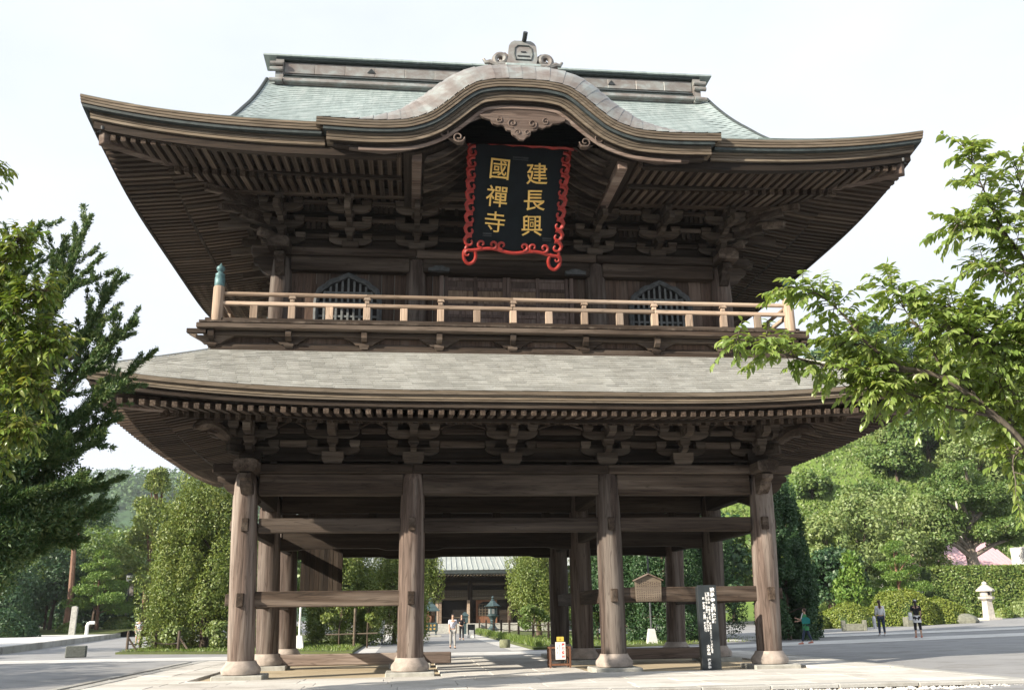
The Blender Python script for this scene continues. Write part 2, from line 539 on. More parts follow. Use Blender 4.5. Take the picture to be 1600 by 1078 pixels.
for y in (2.27, 4.53, 6.8, 9.06):
    put_bracket(lowB, -S, y, LZ, -pi/2); put_bracket(lowB, S, y, LZ, pi/2)
put_bracket(lowB, -S, 0, LZ, -pi/2); put_bracket(lowB, S, 0, LZ, pi/2)
for s in (-1, 1):   # diagonal arms at the corner
    for t in (0, 1):
        z = LZ+.38+.40*t
        part('corner_arm', MB().beam((s*(S-.2), .2, z), (s*(S+.55+.45*t), -(.55+.45*t), z+.02), .16, .22, .01), M['wx'], gate)
    c = MB()
    pts = []
    for q in range(9):   # carved swelling head of the corner nose
        f = q/8; pts.append((s*(S+.55+.75*f), -.55-.75*f, LZ+.62+.28*math.sin(f*2.6)))
    c.tube(pts, [.13, .15, .17, .16, .14, .15, .16, .12, .05], 8)
    part('carved_head', c, M['wx'], gate, smooth=True)
# wall behind the lower brackets, through beams and carved arches between sets
for k in range(6):
    x0 = lowX[k]; x1 = lowX[k+1]
    bm('bracket_wall_board', x0+.01, x1-.0, .10, .14, LZ+.01, LZ+.62, M['dx'], 0)
    bm('bracket_wall_board', x0, x1, .10, .14, LZ+.625, LZ+1.75, M['dx'], 0)
    bm('through_beam', x0+.72, x1-.72, -.07, .09, LZ+.50, LZ+.68, M['wx'], .01)
    bm('through_beam', x0+.76, x1-.76, -.50, -.36, LZ+.80, LZ+.93, M['wx'], .01)
    am = MB(); pts = []
    xa = x0+.72; xb = x1-.72
    for q in range(17):
        f = q/16; e = 1-abs(2*f-1)
        zz = LZ+.92 + .20*(e**.8) + .012*(q % 2)
        pts.append((xa+(xb-xa)*f, -.53, zz))
    am.tube(pts, .028, 6)
    part('carved_arch', am, M['wx'], gate, smooth=True)
bm('purlin', -S-1.0, S+1.0, -.53, -.33, LZ+1.10, LZ+1.29, M['wx'], .02)
for s in (-1, 1):
    bm('purlin', s*(S+.43)-.1, s*(S+.43)+.1, -.30, 2*D+1, LZ+1.10, LZ+1.285, M['dy'], .02)
    for k in range(4):
        y = k*2.265
        bm('bracket_wall_board', s*(S-.12)-.02, s*(S-.12)+.02, y+.01, y+2.25, LZ+.01, LZ+1.7, M['dy'], 0)

# ---- roof machinery ------------------------------------------------------
def lift(ax, a0, E, h, p=2.5):
    t = max(0.0, (ax-a0)/(E-a0)); return h*t**p

class Eave:
    """an eave on the front and both sides: E half width at the tip, ey front tip (y=-ey), yb back tip"""
    def __init__(s, E, ey, z0, h, a0):
        s.E, s.ey, s.z0, s.h, s.a0 = E, ey, z0, h, a0
        s.yb = 2*D+ey
        s.yc = D; s.hy = s.yb-s.yc
    def zf(s, x): return s.z0 + lift(abs(x), s.a0, s.E, s.h)
    def zs(s, y): return s.z0 + lift(abs(y-s.yc), s.hy-(s.E-s.a0), s.hy, s.h)
    def front(s, inset, dz, n=61):
        E = s.E-inset
        xs = np.linspace(-E, E, n)
        return [(x, -s.ey+inset, s.zf(x*s.E/E)+dz) for x in xs]
    def side(s, sg, inset, dz, n=41):
        y0 = -s.ey+inset; y1 = s.yb-inset
        ys = np.linspace(y0, y1, n)
        return [(sg*(s.E-inset), y, s.zs(s.yc+(y-s.yc)*s.hy/(s.hy-inset))+dz) for y in ys]
    def band(s, name, inset, top, bot, depth, mat, front_cut=None):
        """edge board following the eave: front, then both sides"""
        out = []
        if name == 'eave_edge' and top-bot > .12:      # built up of thin layers with a joint between
            n = 3; h = (top-bot)/n
            for k in range(n):
                s.band('eave_layer', inset+.012*k, top-h*k, top-h*(k+1)+.014, depth, mat, front_cut)
            s.band('eave_joint', inset+.055, top-.01, bot+.02, .1, M['dx'], front_cut)
            return
        def strip(P, Q, depthv):
            m = MB(); dv = np.array(depthv)
            P = np.array(P); Q = np.array(Q)
            m.grid([P, Q, Q+dv, P+dv, P]); return m
        F0 = s.front(inset, top); F1 = s.front(inset, bot)
        if front_cut is None:
            o = part(name, strip(F0, F1, (0, depth, 0)), mat, gate, smooth=True); out.append(o)
        else:
            for sg in (-1, 1):
                keep = [i for i, p in enumerate(F0) if sg*p[0] > front_cut]
                P = [F0[i] for i in keep]; Q = [F1[i] for i in keep]
                out.append(part(name, strip(P, Q, (0, depth, 0)), mat, gate, smooth=True))
        for sg in (-1, 1):
            out.append(part(name, strip(s.side(sg, inset, top), s.side(sg, inset, bot), (-sg*min(depth, .08), 0, 0)), mat, gate, smooth=True))
        for o in out: fix_normals(o)
        return out

rbox = mk('rafter', MB().box(-.5, .5, 0, 1, -.5, .5)); rbox.materials.append(M['raft'])
fbox = mk('flying_rafter', MB().box(-.5, .5, 0, 1, -.5, .5)); fbox.materials.append(M['raft'])
raft_stuff = MB()
COUNT = {'rafter': 0, 'flying_rafter': 0}
def rafter(name, p, q, w, h, single=True):
    p = Vector(p); q = Vector(q); t = q-p; L = t.length
    if L < .12: return
    t.normalize(); sd = t.cross(Vector((0, 0, 1))).normalized(); un = sd.cross(t)
    if single and COUNT[name] < 298:
        COUNT[name] += 1
        o = link(name, rbox if name == 'rafter' else fbox, gate)
        o.matrix_local = Matrix(((sd.x*w, t.x*L, un.x*h, p.x), (sd.y*w, t.y*L, un.y*h, p.y), (sd.z*w, t.z*L, un.z*h, p.z), (0, 0, 0, 1)))
    else:
        raft_stuff.beam(p, q, w, h)

def rafters(ev, ztip0, zh, tip_in, kioi_in, s1, s2, wallx, wally, sp, w, h, skip=None, name_side=True):
    """front and side rafters. tip_in: inset of flying tips; kioi_in: inset of the inner tier's tips; s1,s2 slopes"""
    E, ey = ev.E, ev.ey
    ztip = lambda ax, half, inset: ztip0 + lift(ax, ev.a0*half/ev.E if half == ev.E else half-(ev.E-ev.a0), half, zh)
    fl, bs = [], []
    jobs = []
    n = int((E-tip_in-.25)/sp)
    for k in range(-n, n+1):
        x = (k+.0)*sp
        if skip and abs(x) < skip: continue
        jobs.append(('f', x))
    y0 = -ey+tip_in+.3; y1 = ev.yb-tip_in-.3
    m = int((y1-y0)/sp)
    for k in range(m+1):
        jobs.append(('l', y0+k*sp)); jobs.append(('r', y0+k*sp))
    res = []
    for side, c in jobs:
        if side == 'f':
            half = ev.E; ac = abs(c); room = E-ac
            wall_in = ey+wally
        else:
            half = ev.hy; ac = abs(c-ev.yc); room = ev.hy-ac
            wall_in = E-wallx
        zt = ztip(ac, half, tip_in)
        lim = min(room, wall_in)          # inset at which this rafter meets hip or wall
        def at(ins, z):
            if side == 'f': return (c, -ey+ins, z)
            sg = -1 if side == 'l' else 1
            return (sg*(E-ins), c, z)
        zk = zt + (kioi_in-tip_in)*s1
        a, b = tip_in, min(lim, kioi_in+.3)
        near = side == 'f' or c < ev.yc+2
        if b > a+.1: res.append((near, 'flying_rafter', at(a, zt), at(b, zt+(b-a)*s1), w, h))
        a2 = kioi_in+.02
        if lim > a2+.1: res.append((near, 'rafter', at(a2, zk-h*1.05), at(lim, zk-h*1.05+(lim-a2)*s2), w*1.05, h*1.1))
    return res

# ---- lower roof
LE = Eave(10.45, 3.4, 6.62, .47, 2.5)
LE.band('eave_edge', 0.0, 0.0, -.10, .5, M['tipw'])
LE.band('eave_edge', .05, -.104, -.27, .5, M['tipw'])
LE.band('eave_board', .15, -.274, -.395, .25, M['dx'])
# underside boards
def soffit(ev, dz, inset, wallx, wally, slope, name, cut=0):
    for tagd in (('fl', 'fr', 'l', 'r') if cut else ('f', 'l', 'r')):
        rows = []
        for f in np.linspace(0, 1, 6):
            row = []
            for u in np.linspace(-1, 1, 41):
                if tagd[0] == 'f':
                    wall_in = ev.ey+wally; ins = inset+(wall_in-inset)*f
                    half = ev.E-ins
                    x = u*half
                    if cut: x = (cut+(half-cut)*(u+1)/2)*(-1 if tagd == 'fl' else 1)
                    u = x/half
                    pass; z = ev.z0+lift(abs(u)*ev.E, ev.a0, ev.E, ev.h*(1-f))+dz+(ins-inset)*slope
                    row.append((x, -ev.ey+ins, z))
                else:
                    sg = -1 if tagd == 'l' else 1
                    wall_in = ev.E-wallx; ins = inset+(wall_in-inset)*f
                    half = ev.hy-ins
                    y = ev.yc+u*half
                    z = ev.z0+lift(abs(u)*ev.hy, ev.hy-(ev.E-ev.a0), ev.hy, ev.h*(1-f))+dz+(ins-inset)*slope
                    row.append((sg*(ev.E-ins), y, z))
            rows.append(row)
        m = MB().grid(rows); P = np.array(rows); P[..., 2] += .06
        m.grid(P)
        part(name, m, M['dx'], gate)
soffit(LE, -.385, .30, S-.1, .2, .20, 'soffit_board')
lowR = rafters(LE, 6.13, .28, .22, 1.40, .13, .22, S-.1, .15, .2525, .125, .135)
# ---- upper eave
UE = Eave(11.06, 4.02, 13.42, .50, 5.0)
KX = 5.2                                   # half width of the undulating gable
UE.band('eave_edge', 0.0, 0.0, -.22, .6, M['tipw'], front_cut=KX-.25)
UE.band('eave_trim', .06, -.224, -.30, .5, M['darkcop'], front_cut=KX-.3)
UE.band('eave_edge', .20, -.304, -.54, .5, M['tipw'], front_cut=KX-.35)
UE.band('eave_board', .30, -.545, -.76, .2, M['dx'], front_cut=2.9)
soffit(UE, -.60, .45, 6.5, .5, .14, 'soffit_board', 2.92)
uppR = rafters(UE, 12.77, .26, .38, 1.75, .10, .17, 6.5, .4, .245, .12, .14, skip=2.95)
allR = [r for r in uppR if r[0]] + [r for r in lowR if r[0]] + [r for r in uppR+lowR if not r[0]]
for near, nme, p, q, w, h in allR: rafter(nme, p, q, w, h, near)
part('rafter_field', raft_stuff, M['raft'], gate, kind='stuff')
# inner edge boards that carry the flying rafters, and corner hip beams
for ev, zz, kin, wx_, cut in ((LE, 6.165, 1.40, S, None), (UE, 12.78, 1.75, 6.5, 2.95)):
    dz = zz-ev.z0 + (.13 if ev is LE else .10)*(kin-.5)-.07
    ev.band('rafter_bearer', kin-.10, dz, dz-.10, .12, M['dx'], front_cut=cut)
for ev, zt, inn in ((LE, 6.40, .36), (UE, 12.98, .46)):
    for s in (-1, 1):
        p = Vector((s*(ev.E-inn), -ev.ey+inn, zt)); q = Vector((s*(ev.E-3.6), -ev.ey+3.6, zt+.35))
        hb = part('hip_beam', MB().beam(p, q, .26, .34, .015), M['carv'], gate)
        t = (p-q).normalized()
        part('hip_beam_cap', MB().beam(p+t*.10+Vector((0, 0, .20)), p-t*.75+Vector((0, 0, .24)), .36, .10, .01), M['bluegrey'], hb)
# ---- roof surfaces
def prof_low(t): return 6.62 + (8.24-6.62)*(.95*t+.05*t*t)
def low_pt(x, ins, dz=0):
    t = ins/2.4
    return np.array((x, -3.4+ins, prof_low(t) + lift(abs(x)*10.45/(10.45-ins), LE.a0, 10.45, LE.h*(1-t)) + dz))
def plate(P00, P01, P11, P10, h, th):
    """shingle: P00,P01 lower edge; P10,P11 upper edge; raised h at the lower edge with thickness th"""
    n = np.cross(np.array(P01)-P00, np.array(P10)-P00); n = n/ (np.linalg.norm(n)+1e-9)
    if n[2] < 0: n = -n
    V = [P00+n*h, P01+n*h, P11, P10, P00+n*(h-th), P01+n*(h-th)]
    F = [(0, 1, 2, 3), (4, 5, 1, 0), (5, 2, 1), (4, 0, 3)]
    return V, F
shing = []
NR = 19
for r in range(NR):
    i0 = 2.4*r/NR; i1 = 2.4*(r+1)/NR+.01
    half0 = 10.45-i0; half1 = 10.45-i1
    off = (r % 2)*.16 + random.uniform(-.03, .03)
    n = int(2*half0/.325)+2
    for k in range(n):
        xa = -half0+off-.325+k*.325; xb = xa+.322
        a0_ = max(xa, -half0); b0_ = min(xb, half0)
        a1_ = min(max(xa, -half1), half1); b1_ = max(min(xb, half1), -half1)
        if b0_-a0_ < .04 or b1_ < a1_: continue
        hh = .022+random.uniform(0, .010)
        shing.append((r, abs((xa+xb)/2), plate(low_pt(a0_, i0), low_pt(b0_, i0), low_pt(b1_, i1), low_pt(a1_, i1), hh, .02)))
under = MB().grid([[low_pt(u*(10.45-i), i, -.012) for u in np.linspace(-1, 1, 61)] for i in np.linspace(0.0, 2.4, 8)])
lroof = part('lower_roof', under, M['lowcop'], gate)
shing.sort(key=lambda t: (t[0], t[1]))
rest = MB()
for q, (r, ax, (V, F)) in enumerate(shing):
    if q < 296:
        part('shingle', MB().add(V, F), M['lowcop'], lroof)
    else: rest.add(V, F)
part('shingle_field', rest, M['lowcop'], lroof, kind='stuff')
for sg in (-1, 1):   # side slopes
    P = [[(sg*(10.45-i), D+u*(LE.hy-i), prof_low(i/2.4)+lift(abs(u)*LE.hy, LE.hy-(10.45-2.5), LE.hy, LE.h*(1-i/2.4))) for u in np.linspace(-1, 1, 41)] for i in np.linspace(0, 2.4, 8)]
    part('side_roof', MB().grid(P), M['lowcop'], lroof, smooth=True)
    hp = [low_pt(sg*(10.45-i), i, .03) for i in np.linspace(0, 2.4, 8)]
    part('hip_ridge', MB().tube(hp, .022, 6), M['lowcop'], lroof, smooth=True)
bk = [[(u*(10.45-i), 2*D+3.4-i, prof_low(i/2.4)) for u in (-1, 1)] for i in (0, 2.4)]
part('side_roof', MB().grid(bk), M['lowcop'], lroof)

# ---- skirt, balcony and railing
bm('skirt_board', -8.15, 8.15, -1.06, -.96, 8.17, 8.38, M['wx'], .015)
bm('skirt_cap', -8.12, 8.12, -1.00, -.90, 8.383, 8.44, M['wx'], .01)
for k in range(8):
    x0 = -8.0+k*2
    bm('skirt_panel', x0+.004, x0+1.996, -.93, -.86, 8.443, 8.72, M['plank'], 0)
bm('balcony_beam', -8.2, 8.2, -1.16, -.93, 8.60, 8.72, M['wx'], .015)
bm('balcony_edge', -8.42, 8.38, -1.42, -1.16, 8.725, 8.87, M['wx'], .02)
fl = MB()
for k in range(42):
    fl.box(-8.35+k*.398, -8.35+k*.398+.392, -1.44, .3, 8.875, 8.925+random.uniform(0, .004))
part('balcony_floor', fl, M['wy'], gate)
for s in (-1, 1):
    bm('balcony_edge', s*8.25-.13, s*8.25+.13, -1.15, 10.2, 8.725, 8.868, M['wy'], .02)
    bm('skirt_board', s*8.05-.05, s*8.05+.05, -.955, 10, 8.17, 8.40, M['wy'], .015)
    bm('skirt_panel', s*7.92-.03, s*7.92+.03, -.85, 10, 8.41, 8.72, M['wy'], 0)
    bm('side_floor', min(s*8.35, s*6.4), max(s*8.35, s*6.4), .31, 10.2, 8.875, 8.925, M['wy'], 0)
    bm('beam_end', s*8.42-.25, s*8.42+.25, -1.34, -1.20, 8.60, 8.72, M['wx'], .01)
# brackets under the balcony
bn = mk('balcony_bracket', MB().prism([(-.30, .02), (-.22, -.06), (.22, -.06), (.30, .02), (.62, .20), (.60, .235), (.50, .235), (.48, .20), (.40, .20), (.38, .165), (.30, .165), (-.30, .165), (-.38, .165), (-.40, .20), (-.48, .20), (-.50, .235), (-.60, .235), (-.62, .20)], 'y', -.16, 0))
bk_ = mk('nose', MB().prism([(0, .0), (-.26, .02), (-.36, .10), (-.40, .24), (-.34, .33), (-.26, .36), (-.2, .30), (0, .26)], 'x', -.075, .075))
bb_ = mk('bearing_block', block(MB(), 0, -.06, -.15, .26, .14))
for me in (bn, bk_, bb_): me.materials.append(M['wx'])
for x in (-8.05, -6.05, -4.05, -2.03, -.02, 2.0, 4.02, 6.04, 8.0):
    b = link('balcony_bracket', bn, gate, (x, -.94, 8.44))
    link('nose', bk_, b); link('bearing_block', bb_, b)
# railing
bm('rail', -8.25, 8.2, -1.24, -1.08, 8.93, 9.06, M['wx'], .015)
NP = 7.95
def railseg(x0, x1, y, z0, z1, wid, nm='rail', rnd=False):
    bm(nm, x0, x1, y-wid/2, y+wid/2, z0, z1, M['rail'], .02)
xs = [-NP, -4, 0, 4, NP]
for q in range(4):
    railseg(xs[q]+.003, xs[q+1]-.003, -1.16, 9.425, 9.535, .12)
    part('handrail', MB().tube([(xs[q]+.003, -1.16, 9.755), (xs[q+1]-.003, -1.16, 9.755)], .058, 10), M['rail'], gate, smooth=True)
for x in (-6, -4, -2, 0, 2, 4, 6):
    p = bm('railing_post', x-.095, x+.095, -1.235, -1.085, 9.062, 9.424, M['railz'], .012)
    part('post_cap', MB().box(x-.06, x+.06, -1.21, -1.11, 9.54, 9.63, .01).prism([(x-.10, 9.64), (x+.10, 9.64), (x+.075, 9.71), (x-.075, 9.71)], 'y', -1.23, -1.09), M['railz'], p)
for x in (-7, -5, -3, -1, 1, 3, 5, 7):
    bm('railing_post', x-.10, x+.10, -1.22, -1.10, 9.062, 9.424, M['railz'], .012)
fin = [(.125, 0), (.135, .02), (.135, .26), (.115, .28), (.125, .31), (.125, .36), (.07, .40), (.06, .43), (.10, .47), (.115, .52), (.10, .57), (.05, .61), (.02, .65), (.005, .69)]
for s in (-1, 1):
    n_ = part('newel_post', MB().lathe([(.15, 8.93), (.15, 9.92), (.13, 9.95)], 18), M['railz'], gate, True, loc=(s*NP, -1.16, 0))
    part('finial', MB().lathe(fin, 18), M['bronze'], n_, True, 50, loc=(0, 0, 9.945))
    part('handrail', MB().tube([(s*NP, -1.0, 9.755), (s*NP, 10, 9.755)], .058, 10), M['rail'], gate, smooth=True)
    bm('rail', s*NP-.06, s*NP+.06, -1.0, 10, 9.425, 9.535, M['rail'], .02)
    bm('rail', s*NP-.07, s*NP+.07, -1.07, 10, 8.93, 9.06, M['wy'], .02)
    for k in range(6):
        y = .4+k*1.6
        bm('railing_post', s*NP-.07, s*NP+.07, y-.09, y+.09, 9.062, 9.424, M['railz'], .012)
        bm('railing_post', s*NP-.05, s*NP+.05, y-.05, y+.05, 9.54, 9.70, M['railz'], .012)

# ---- upper storey
BU, YU = 6.575, .446
ucol = mk('upper_column', MB().lathe([(.31, 8.93), (.315, 10.2), (.30, 11.0), (.27, 11.35), (.22, 11.46)], 22), True)
ucol.materials.append(M['colw'])
for x in (-BU, -A, A, BU):
    link('upper_column', ucol, gate, (x, YU, 0), (0, 0, random.uniform(0, 6)))
for s in (-1, 1):
    for y in (YU+4.1, YU+8.2): link('upper_column', ucol, gate, (s*BU, y, 0))
UZ = 11.70
for x0, x1 in ((-BU+.28, -A-.2), (-A+.2, A-.2), (A+.2, BU-.28)):
    bm('upper_head_beam', x0, x1, YU-.26, YU+.06, 11.02, 11.445, M['wx'], .02)
for x0, x1 in ((-BU-.85, -A), (-A, A), (A, BU+.85)):
    bm('upper_plate_beam', x0+.004, x1-.004, YU-.36, YU+.28, 11.45, UZ, M['wx'], .03)
for s in (-1, 1):
    bm('upper_plate_beam', s*BU-.3, s*BU+.3, YU+.29, YU+9, 11.45, UZ-.004, M['dy'], .03)
    bm('upper_head_beam', s*BU-.15, s*BU+.15, YU+.3, YU+9, 11.02, 11.445, M['dy'], .03)
    nose('beam_nose', M['wx'], (s*(BU+.22), YU, 0), s, 0, .58, .28, 10.86, 11.445)
    nose('beam_nose', M['wy'], (s*BU, YU-.22, 0), 0, -1, .55, .26, 10.80, 11.445)
    cap = MB()
    cap.prism([(-.30, 11.45), (.30, 11.45), (.31, 11.66), (.22, 11.75), (.11, 11.78), (0, 11.785), (-.11, 11.78), (-.22, 11.75), (-.31, 11.66)], 'y', -.95, -.37)
    part('plate_end', cap, M['wy'], gate, loc=(s*BU, YU, 0))
    # side wall boards
    for k in range(10):
        bm('wall_plank', s*BU-.03, s*BU+.03, YU+.3+k*.87, YU+.3+k*.87+.86, 8.93, 11.02, M['plank'], 0)
# front planks
WX = 4.635
def planks(x0, x1, w=.36):
    n = max(1, round((x1-x0)/w)); st = (x1-x0)/n
    for k in range(n):
        bm('wall_plank', x0+k*st+.004, x0+(k+1)*st-.004, YU+.02+random.uniform(0, .012), YU+.07, 8.93, 11.02, M['plank'], .005)
planks(-BU+.25, -A-.25); planks(A+.25, BU-.25); planks(-A+.25, -1.95, .3); planks(1.95, A-.25, .3)
bm('upper_lintel', -1.95, 1.95, YU-.02, YU+.1, 11.0, 11.02, M['dx'], 0)
# cusped windows
half = [(.97, 0), (.97, .7), (.975, 1.15), (.95, 1.38), (.88, 1.56), (.76, 1.66), (.68, 1.70), (.62, 1.78), (.48, 1.87), (.34, 1.90), (.26, 1.95), (.13, 2.01), (0, 2.07)]
for s in (-1, 1):
    w = part('window', MB().prism([(s*x_, z_) for x_, z_ in half] + [(-s*x_, z_) for x_, z_ in half[-2::-1]], 'y', YU-.005, YU+.018), M['void'], gate, loc=(s*WX, 0, 8.93))
    inner_ = [(x_*.86, z_*.93) for x_, z_ in half]
    ring = half + [(-x_, z_) for x_, z_ in half[-2::-1]]
    ringi = inner_ + [(-x_, z_) for x_, z_ in inner_[-2::-1]]
    m = MB(); n = len(ring)
    V = [(x_, YU-.16, z_) for x_, z_ in ring]+[(x_, YU-.16, z_) for x_, z_ in ringi]+[(x_, YU, z_) for x_, z_ in ring]+[(x_, YU, z_) for x_, z_ in ringi]
    V += [((a_[0]+b_[0])/2, YU-.20, (a_[1]+b_[1])/2) for a_, b_ in zip(ring, ringi)]
    F = []
    for i in range(n-1):
        F += [(i, 4*n+i, 4*n+i+1, i+1), (4*n+i, n+i, n+i+1, 4*n+i+1), (i, i+1, 2*n+i+1, 2*n+i), (n+i, 3*n+i, 3*n+i+1, n+i+1)]
    m.add(V, F)
    part('window_frame', m, M['bluegrey'], w)
    def topz(x):
        ax = abs(x)
        for (x1, z1), (x2, z2) in zip(inner_[:-1], inner_[1:]):
            if x2 <= ax <= x1 and x1 != x2: return z1+(z2-z1)*(x1-ax)/(x1-x2)
        return 1.3
    for k in range(9):
        x = -.68+k*.17
        part('window_bar', MB().box(x-.03, x+.03, YU-.10, YU-.05, 0, topz(x)-.01), M['bar'], w)
    for z in (.35, .75, 1.15, 1.47):
        hw = .83 if z < 1.3 else .73
        part('window_bar', MB().box(-hw, hw, YU-.075, YU-.02, z-.03, z+.03), M['bar'], w)
# panelled doors
for s in (-1, 1):
    dr = bm('door', min(0, s*1.86)+.004, max(0, s*1.86)-.004, YU+.02, YU+.07, 8.93, 11.0, M['void'], 0)
    for x in (.06, .93, 1.80):
        part('door_stile', MB().box(s*x-.055, s*x+.055, YU-.045, YU+.019, 8.93, 11.0, .008), M['doorw'], dr)
    zr = [9.03, 9.40, 9.78, 10.12, 10.62, 10.92]
    for b_ in range(2):
        xa, xb = (.117, .873) if b_ == 0 else (.987, 1.743)
        x0, x1 = sorted((s*xa, s*xb))
        for z in zr:
            part('door_rail', MB().box(x0, x1, YU-.035, YU+.018, z-.05, z+.05, .008), M['doorw'], dr)
            for e_ in (x0+.17, x1-.17):
                pass
        for q, (z0, z1) in enumerate(zip(zr[:-1], zr[1:])):
            part('door_panel', MB().box(x0+.004, x1-.004, YU-.005, YU+.015, z0+.052, z1-.052), M['dpanel'] if q == 3 else M['doorw'], dr)
            if q < 3:
                part('door_stile', MB().box((x0+x1)/2-.04, (x0+x1)/2+.04, YU-.03, YU-.006, z0+.052, z1-.052, .006), M['doorw'], dr)
    part('door_jamb', MB().box(s*1.93-.06, s*1.93+.06, YU-.12, YU+.1, 8.93, 11.0, .01), M['doorw'], gate)
    part('door_socket', MB().prism([(-.30, 11.02), (.30, 11.02), (.31, 11.12), (.2, 11.13), (.12, 11.18), (0, 11.19), (-.12, 11.18), (-.2, 11.13), (-.31, 11.12)], 'y', YU-.42, YU-.265), M['bluegrey'], gate, loc=(s*2.02, 0, 0))

# upper brackets
upX = [-BU, -4.63, -A, 0, A, 4.63, BU]
for x in upX: put_bracket(uppB, x, YU, UZ, 0)
for y in (YU, YU+2.05, YU+4.1, YU+6.15, YU+8.2):
    put_bracket(uppB, -BU, y, UZ, -pi/2); put_bracket(uppB, BU, y, UZ, pi/2)
for k in range(6):
    x0, x1 = upX[k], upX[k+1]
    for t in range(3):
        z = UZ+.19+.35*t
        bm('bracket_wall_board', x0, x1, YU+.10, YU+.13, UZ+.01+.62*t, UZ+.62+.62*t, M['dx'], 0)
        yy = YU-.42*t
        bm('through_beam', x0+.64, x1-.64, yy-.06, yy+.06, z+.20, z+.33, M['wx'], .01)
        if t:
            for q in range(4):
                xx = x0+.75+(x1-x0-1.5)*q/3
                bm('short_strut', xx-.05, xx+.05, yy-.04, yy+.04, z+.0, z+.198, M['dz'], 0)
bm('upper_purlin', -BU-1.8, BU+1.8, YU-1.36, YU-1.14, UZ+1.20, UZ+1.45, M['wx'], .02)
bm('upper_purlin', -BU-1.3, BU+1.3, YU-.12, YU+.12, UZ+1.25, UZ+1.75, M['dx'], .02)
for s in (-1, 1):
    bm('upper_purlin', s*(BU+1.25)-.11, s*(BU+1.25)+.11, YU-1.12, YU+9.5, UZ+1.20, UZ+1.445, M['dy'], .02)
    for k in range(4):
        y = YU+k*2.05
        bm('bracket_wall_board', s*(BU-.1)-.02, s*(BU-.1)+.02, y+.01, y+2.04, UZ+.01, UZ+1.9, M['dy'], 0)
    for t in range(3):
        z = UZ+.30+.35*t; L = .62+.46*t
        part('corner_arm', MB().beam((s*(BU-.2), YU+.2, z), (s*(BU+L), YU-L, z+.02), .17, .22, .01), M['wx'], gate)
    for t in range(2):     # long slanted corner tail beams
        p = Vector((s*(BU+.2), YU-.2, UZ+1.0+.35*t)); q = Vector((s*(BU+1.55+.35*t), YU-1.55-.35*t, UZ+.62+.42*t))
        part('tail_beam', MB().beam(p, q, .15, .20, .01), M['wx'], gate)
# ---- upper roof
GV = 8.1
def up_prof(ins):
    t = ins/8.55
    return 13.42 + 6.35*(.60*t+.40*t*t)
def up_lim(ins):
    hip = 11.06-ins
    return max(hip, GV + .25*max(0, 1-(ins-2.96)/1.5)*0)
def up_pt(x, ins, dz=0.0):
    t = ins/8.55
    z = up_prof(ins) + lift(abs(x), 5.0, 11.06, .5*max(0, 1-t*1.6)**1.5)
    if abs(x) > 7.2: z += .18*((abs(x)-7.2)/.9)**2*max(0, min(1, (ins-2.9)/2)) 
    return np.array((x, -4.02+ins, z+dz))
def can_z(x):      # height of the undulating canopy's copper over x
    pts = [(0, 15.5), (.75, 15.45), (1.5, 15.1), (2.1, 14.5), (2.6, 14.0), (3.0, 13.5)]
    return float(np.interp(abs(x), [q[0] for q in pts], [q[1] for q in pts]))
def i_start(x):
    if abs(x) > 2.95: return 0.0
    i = 0.0
    while up_prof(i) < can_z(x)-.05 and i < 5: i += .1
    return i
_m = MB(); _rows = []
for sgx in (0, 1, 2):
    us = (np.linspace(-1, -2.96/11, 26), np.linspace(-2.95, 2.95, 25), np.linspace(2.96/11, 1, 26))[sgx]
    rr_ = []
    for f in np.linspace(0, 1, 24):
        row = []
        for u in us:
            if sgx == 1:
                i0_ = i_start(u); i = i0_+(8.5-i0_)*f; row.append(up_pt(u, i, -.02))
            else:
                i = 8.5*f; lim_ = up_lim(i); t_ = (abs(u)-2.96/11)/(1-2.96/11); x = (2.94+(lim_-2.94)*t_)*(1 if u > 0 else -1)
                row.append(up_pt(x, i, -.02))
        rr_.append(row)
    _m.grid(rr_)
uroof = part('upper_roof', _m, M['verd'], gate)
rest = MB()
NRU = 40
for r in range(NRU):
    i0 = 8.45*r/NRU; i1 = 8.45*(r+1)/NRU+.015
    h0, h1 = up_lim(i0), up_lim(i1)
    off = (r % 2)*.22 + random.uniform(-.04, .04)
    n = int(2*h0/.45)+2
    for k in range(n):
        xa = -h0+off-.45+k*.45; xb = xa+.446
        a0_ = max(xa, -h0); b0_ = min(xb, h0); a1_ = min(max(xa, -h1), h1); b1_ = max(min(xb, h1), -h1)
        if b0_-a0_ < .05 or i0 < i_start((xa+xb)/2)-.12: continue
        V, F = plate(up_pt(a0_, i0), up_pt(b0_, i0), up_pt(b1_, i1), up_pt(a1_, i1), .010+random.uniform(0, .007), .012)
        rest.add(V, F)
part('copper_shingle_field', rest, M['verd'], uroof, kind='stuff')
